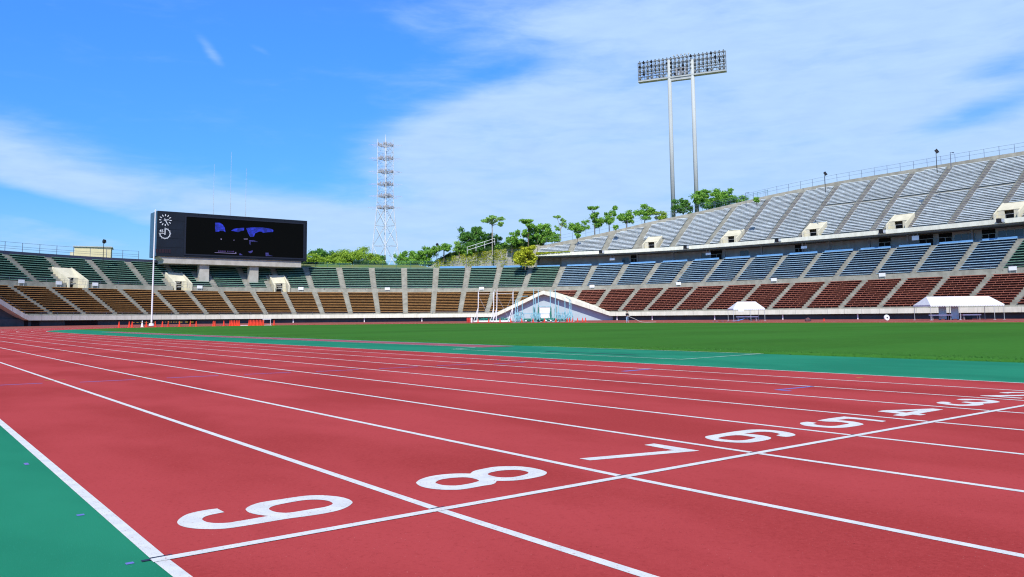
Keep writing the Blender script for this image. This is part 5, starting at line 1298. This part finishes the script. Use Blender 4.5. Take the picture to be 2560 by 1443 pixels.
T(1708, 548, 492, 200, 46, [(-.2, .66, .8, .28), (.4, .6, .6, .24), (.1, .35, .8, .26)], 'dark', 'dense dark tree between the two floodlight poles', seed=24, n=450)
T(1766, 528, 473, 199, 52, [(0, .78, .8, .2), (-.3, .5, .9, .28), (.3, .35, .9, .25)], 'mid', 'tallest green tree right of the floodlight poles', seed=25, n=480)
T(1803, 522, 473, 198, 52, [(.1, .75, .8, .24), (-.3, .5, .8, .28), (.3, .35, .9, .28)], 'mid', 'green tree in the middle of the clump right of the floodlight poles', seed=26, n=480)
T(1842, 510, 484, 197, 52, [(0, .55, .9, .4), (-.5, .6, .5, .34), (.6, .4, .5, .3)], 'mid', 'low green tree at the right end of the clump behind the deck', seed=27, n=360)
for i, (px, py, dep, wp, lab) in enumerate(((1344, 594, 199, 16, 'small shrub growing at the low end of the upper deck wall'), (1444, 592, 196, 12, 'small dark shrub on the deck rim under the round crowned tree'), (1540, 572, 193, 14, 'small green shrub on the deck rim below the tufted tree'), (1892, 502, 170, 12, 'tiny shrub on the deck rim beside the arm lamp'))):
    T(px, py+3, py-8, dep, wp, [(0, .5, .9, .5)], 'mid', lab, 'shrub', seed=40+i, n=130, size=.2, cat='shrub', group='shrubs on the deck rim', trunk_r=.05)
for i, (px, py, pt, dep, wp, lf, lab) in enumerate(((1255, 628, 606, 208, 40, 'mid', 'low shrub on the hill between the dark evergreens and the small round tree'), (1300, 618, 594, 207, 36, 'mid', 'low shrub on the hill left of the tiered tree'), (1340, 612, 585, 205, 34, 'dark', 'low dark shrub under the trees at the end of the upper deck'), (1380, 604, 580, 203, 34, 'mid', 'low shrub behind the deck right of the leafy tree'), (1160, 636, 618, 207, 34, 'mid', 'low shrub in front of the dark evergreens on the hill'), (1210, 628, 600, 211, 60, 'dark', 'dark shrub filling the gap between the two evergreens'))):
    T(px, py, pt, dep, wp, wide, lf, lab, 'shrub', seed=60+i, n=150, cat='shrub', group='shrubs beyond the stands', trunk_r=.06)
# clipped hedge on the retaining wall
hedge = empty('hedge', sp(53, 28.5, 16), 'long clipped dark green hedge on top of the retaining wall', 'hedge')
b = MB(); q = srange(62.3, 44.0, .6); o = len(b.v)
for s in q:
    k = min(1, (63.2-s)/3)
    for d, z in ((27.9, -.2), (27.95, .95*k), (28.2, 1.1*k), (29.2, 1.05*k), (29.4, -.2)): b.v.append(tuple(sp(s, d, hill_wall_top(s)+z)))
for k in range(len(q)-1):
    for i in range(4): b.f.append([o+5*k+i, o+5*k+i+1, o+5*k+6+i, o+5*k+5+i]); b.mi.append(0)
part(b, 'core', mat('hedge_core', (.022, .06, .012), .9, var=.5, scale=2.5), hedge)
rnd = random.Random(21); b = MB()
for s in srange(62.5, 44.0, .2):
    for k in range(11):
        d = 27.8+rnd.random()*1.3; z = hill_wall_top(s)+.05+1.15*rnd.random()*min(1, (63.5-s)/3); p = sp(s+rnd.uniform(-.15, .15), d, z)
        leaves(b, p, (.22, .2, .18), 3, .2, rnd, up=.5)
part(b, 'foliage', LEAF['hedge'], hedge, fix=False); r = hedge
b = MB()
for s in srange(62, 44.5, 1.2): b.tube(sp(s, 28.6, hill_wall_top(s)-.1), sp(s, 28.6, hill_wall_top(s)+.9), .05, n=5)
part(b, 'stem', M['bark'], r)
# creepers hanging on the wall, and the yellow-green bush at its right end
b = MB()
for _ in range(95):
    s = 44+18.5*rnd.random()**.9; zt = hill_wall_top(s); ln = (zt-13.3)*rnd.uniform(.25, .95); s0 = s
    for k in range(int(10+ln*9)):
        z = zt+.05-ln*rnd.random()**1.3; p = sp(s0+rnd.gauss(0, .35), 26.88, z); leaves(b, p, (.14, .06, .16), 2, .13, rnd)
r = empty('creeper', sp(52, 26.9, 15), 'patchy green creepers hanging down the retaining wall', 'climbing plant'); part(b, 'foliage', LEAF['yellow'], r, fix=False)
T(1313, 664, 616, 193, 52, [(0, .45, .8, .42), (.2, .75, .6, .24), (-.4, .35, .5, .34), (.5, .3, .5, .3)], 'yellow', 'bright yellow green bush between the retaining wall and the upper deck', 'bush', seed=30, n=620, size=.26, cat='bush', group='shrubs beyond the stands')
b = MB()
for _ in range(900):
    s = D_END-.1-6.5*rnd.random()**1.7; p = sp(s, 19.93-.12*rnd.random(), 16.75-.55*rnd.random()*(1-(D_END-s)/7)); leaves(b, p, (.16, .07, .10), 1, .13, rnd)
r = empty('trailing_plant', sp(41, 19.9, 16.4), 'yellow green plant trailing over the left end of the deck parapet', 'climbing plant'); part(b, 'foliage', LEAF['yellow'], r, fix=False)
# white rail on the hill
r = empty('hill_rail', at(1215, 610, 201), 'white handrail climbing the hill behind the hedge', 'fence'); pts = [at(x, y, 203) for x, y in ((1168, 627), (1190, 620), (1212, 613), (1237, 605))]
for p_ in pts:
    b = MB(); b.tube(p_-Vector((0, 0, .8)), p_+Vector((0, 0, .9)), .05, n=5); part(b, 'post', M['white'], r)
for h in (.1, .9):
    b = MB()
    for a, c in zip(pts[:-1], pts[1:]): b.tube(a+Vector((0, 0, h)), c+Vector((0, 0, h)), .05, n=5)
    part(b, 'rail', M['white'], r)
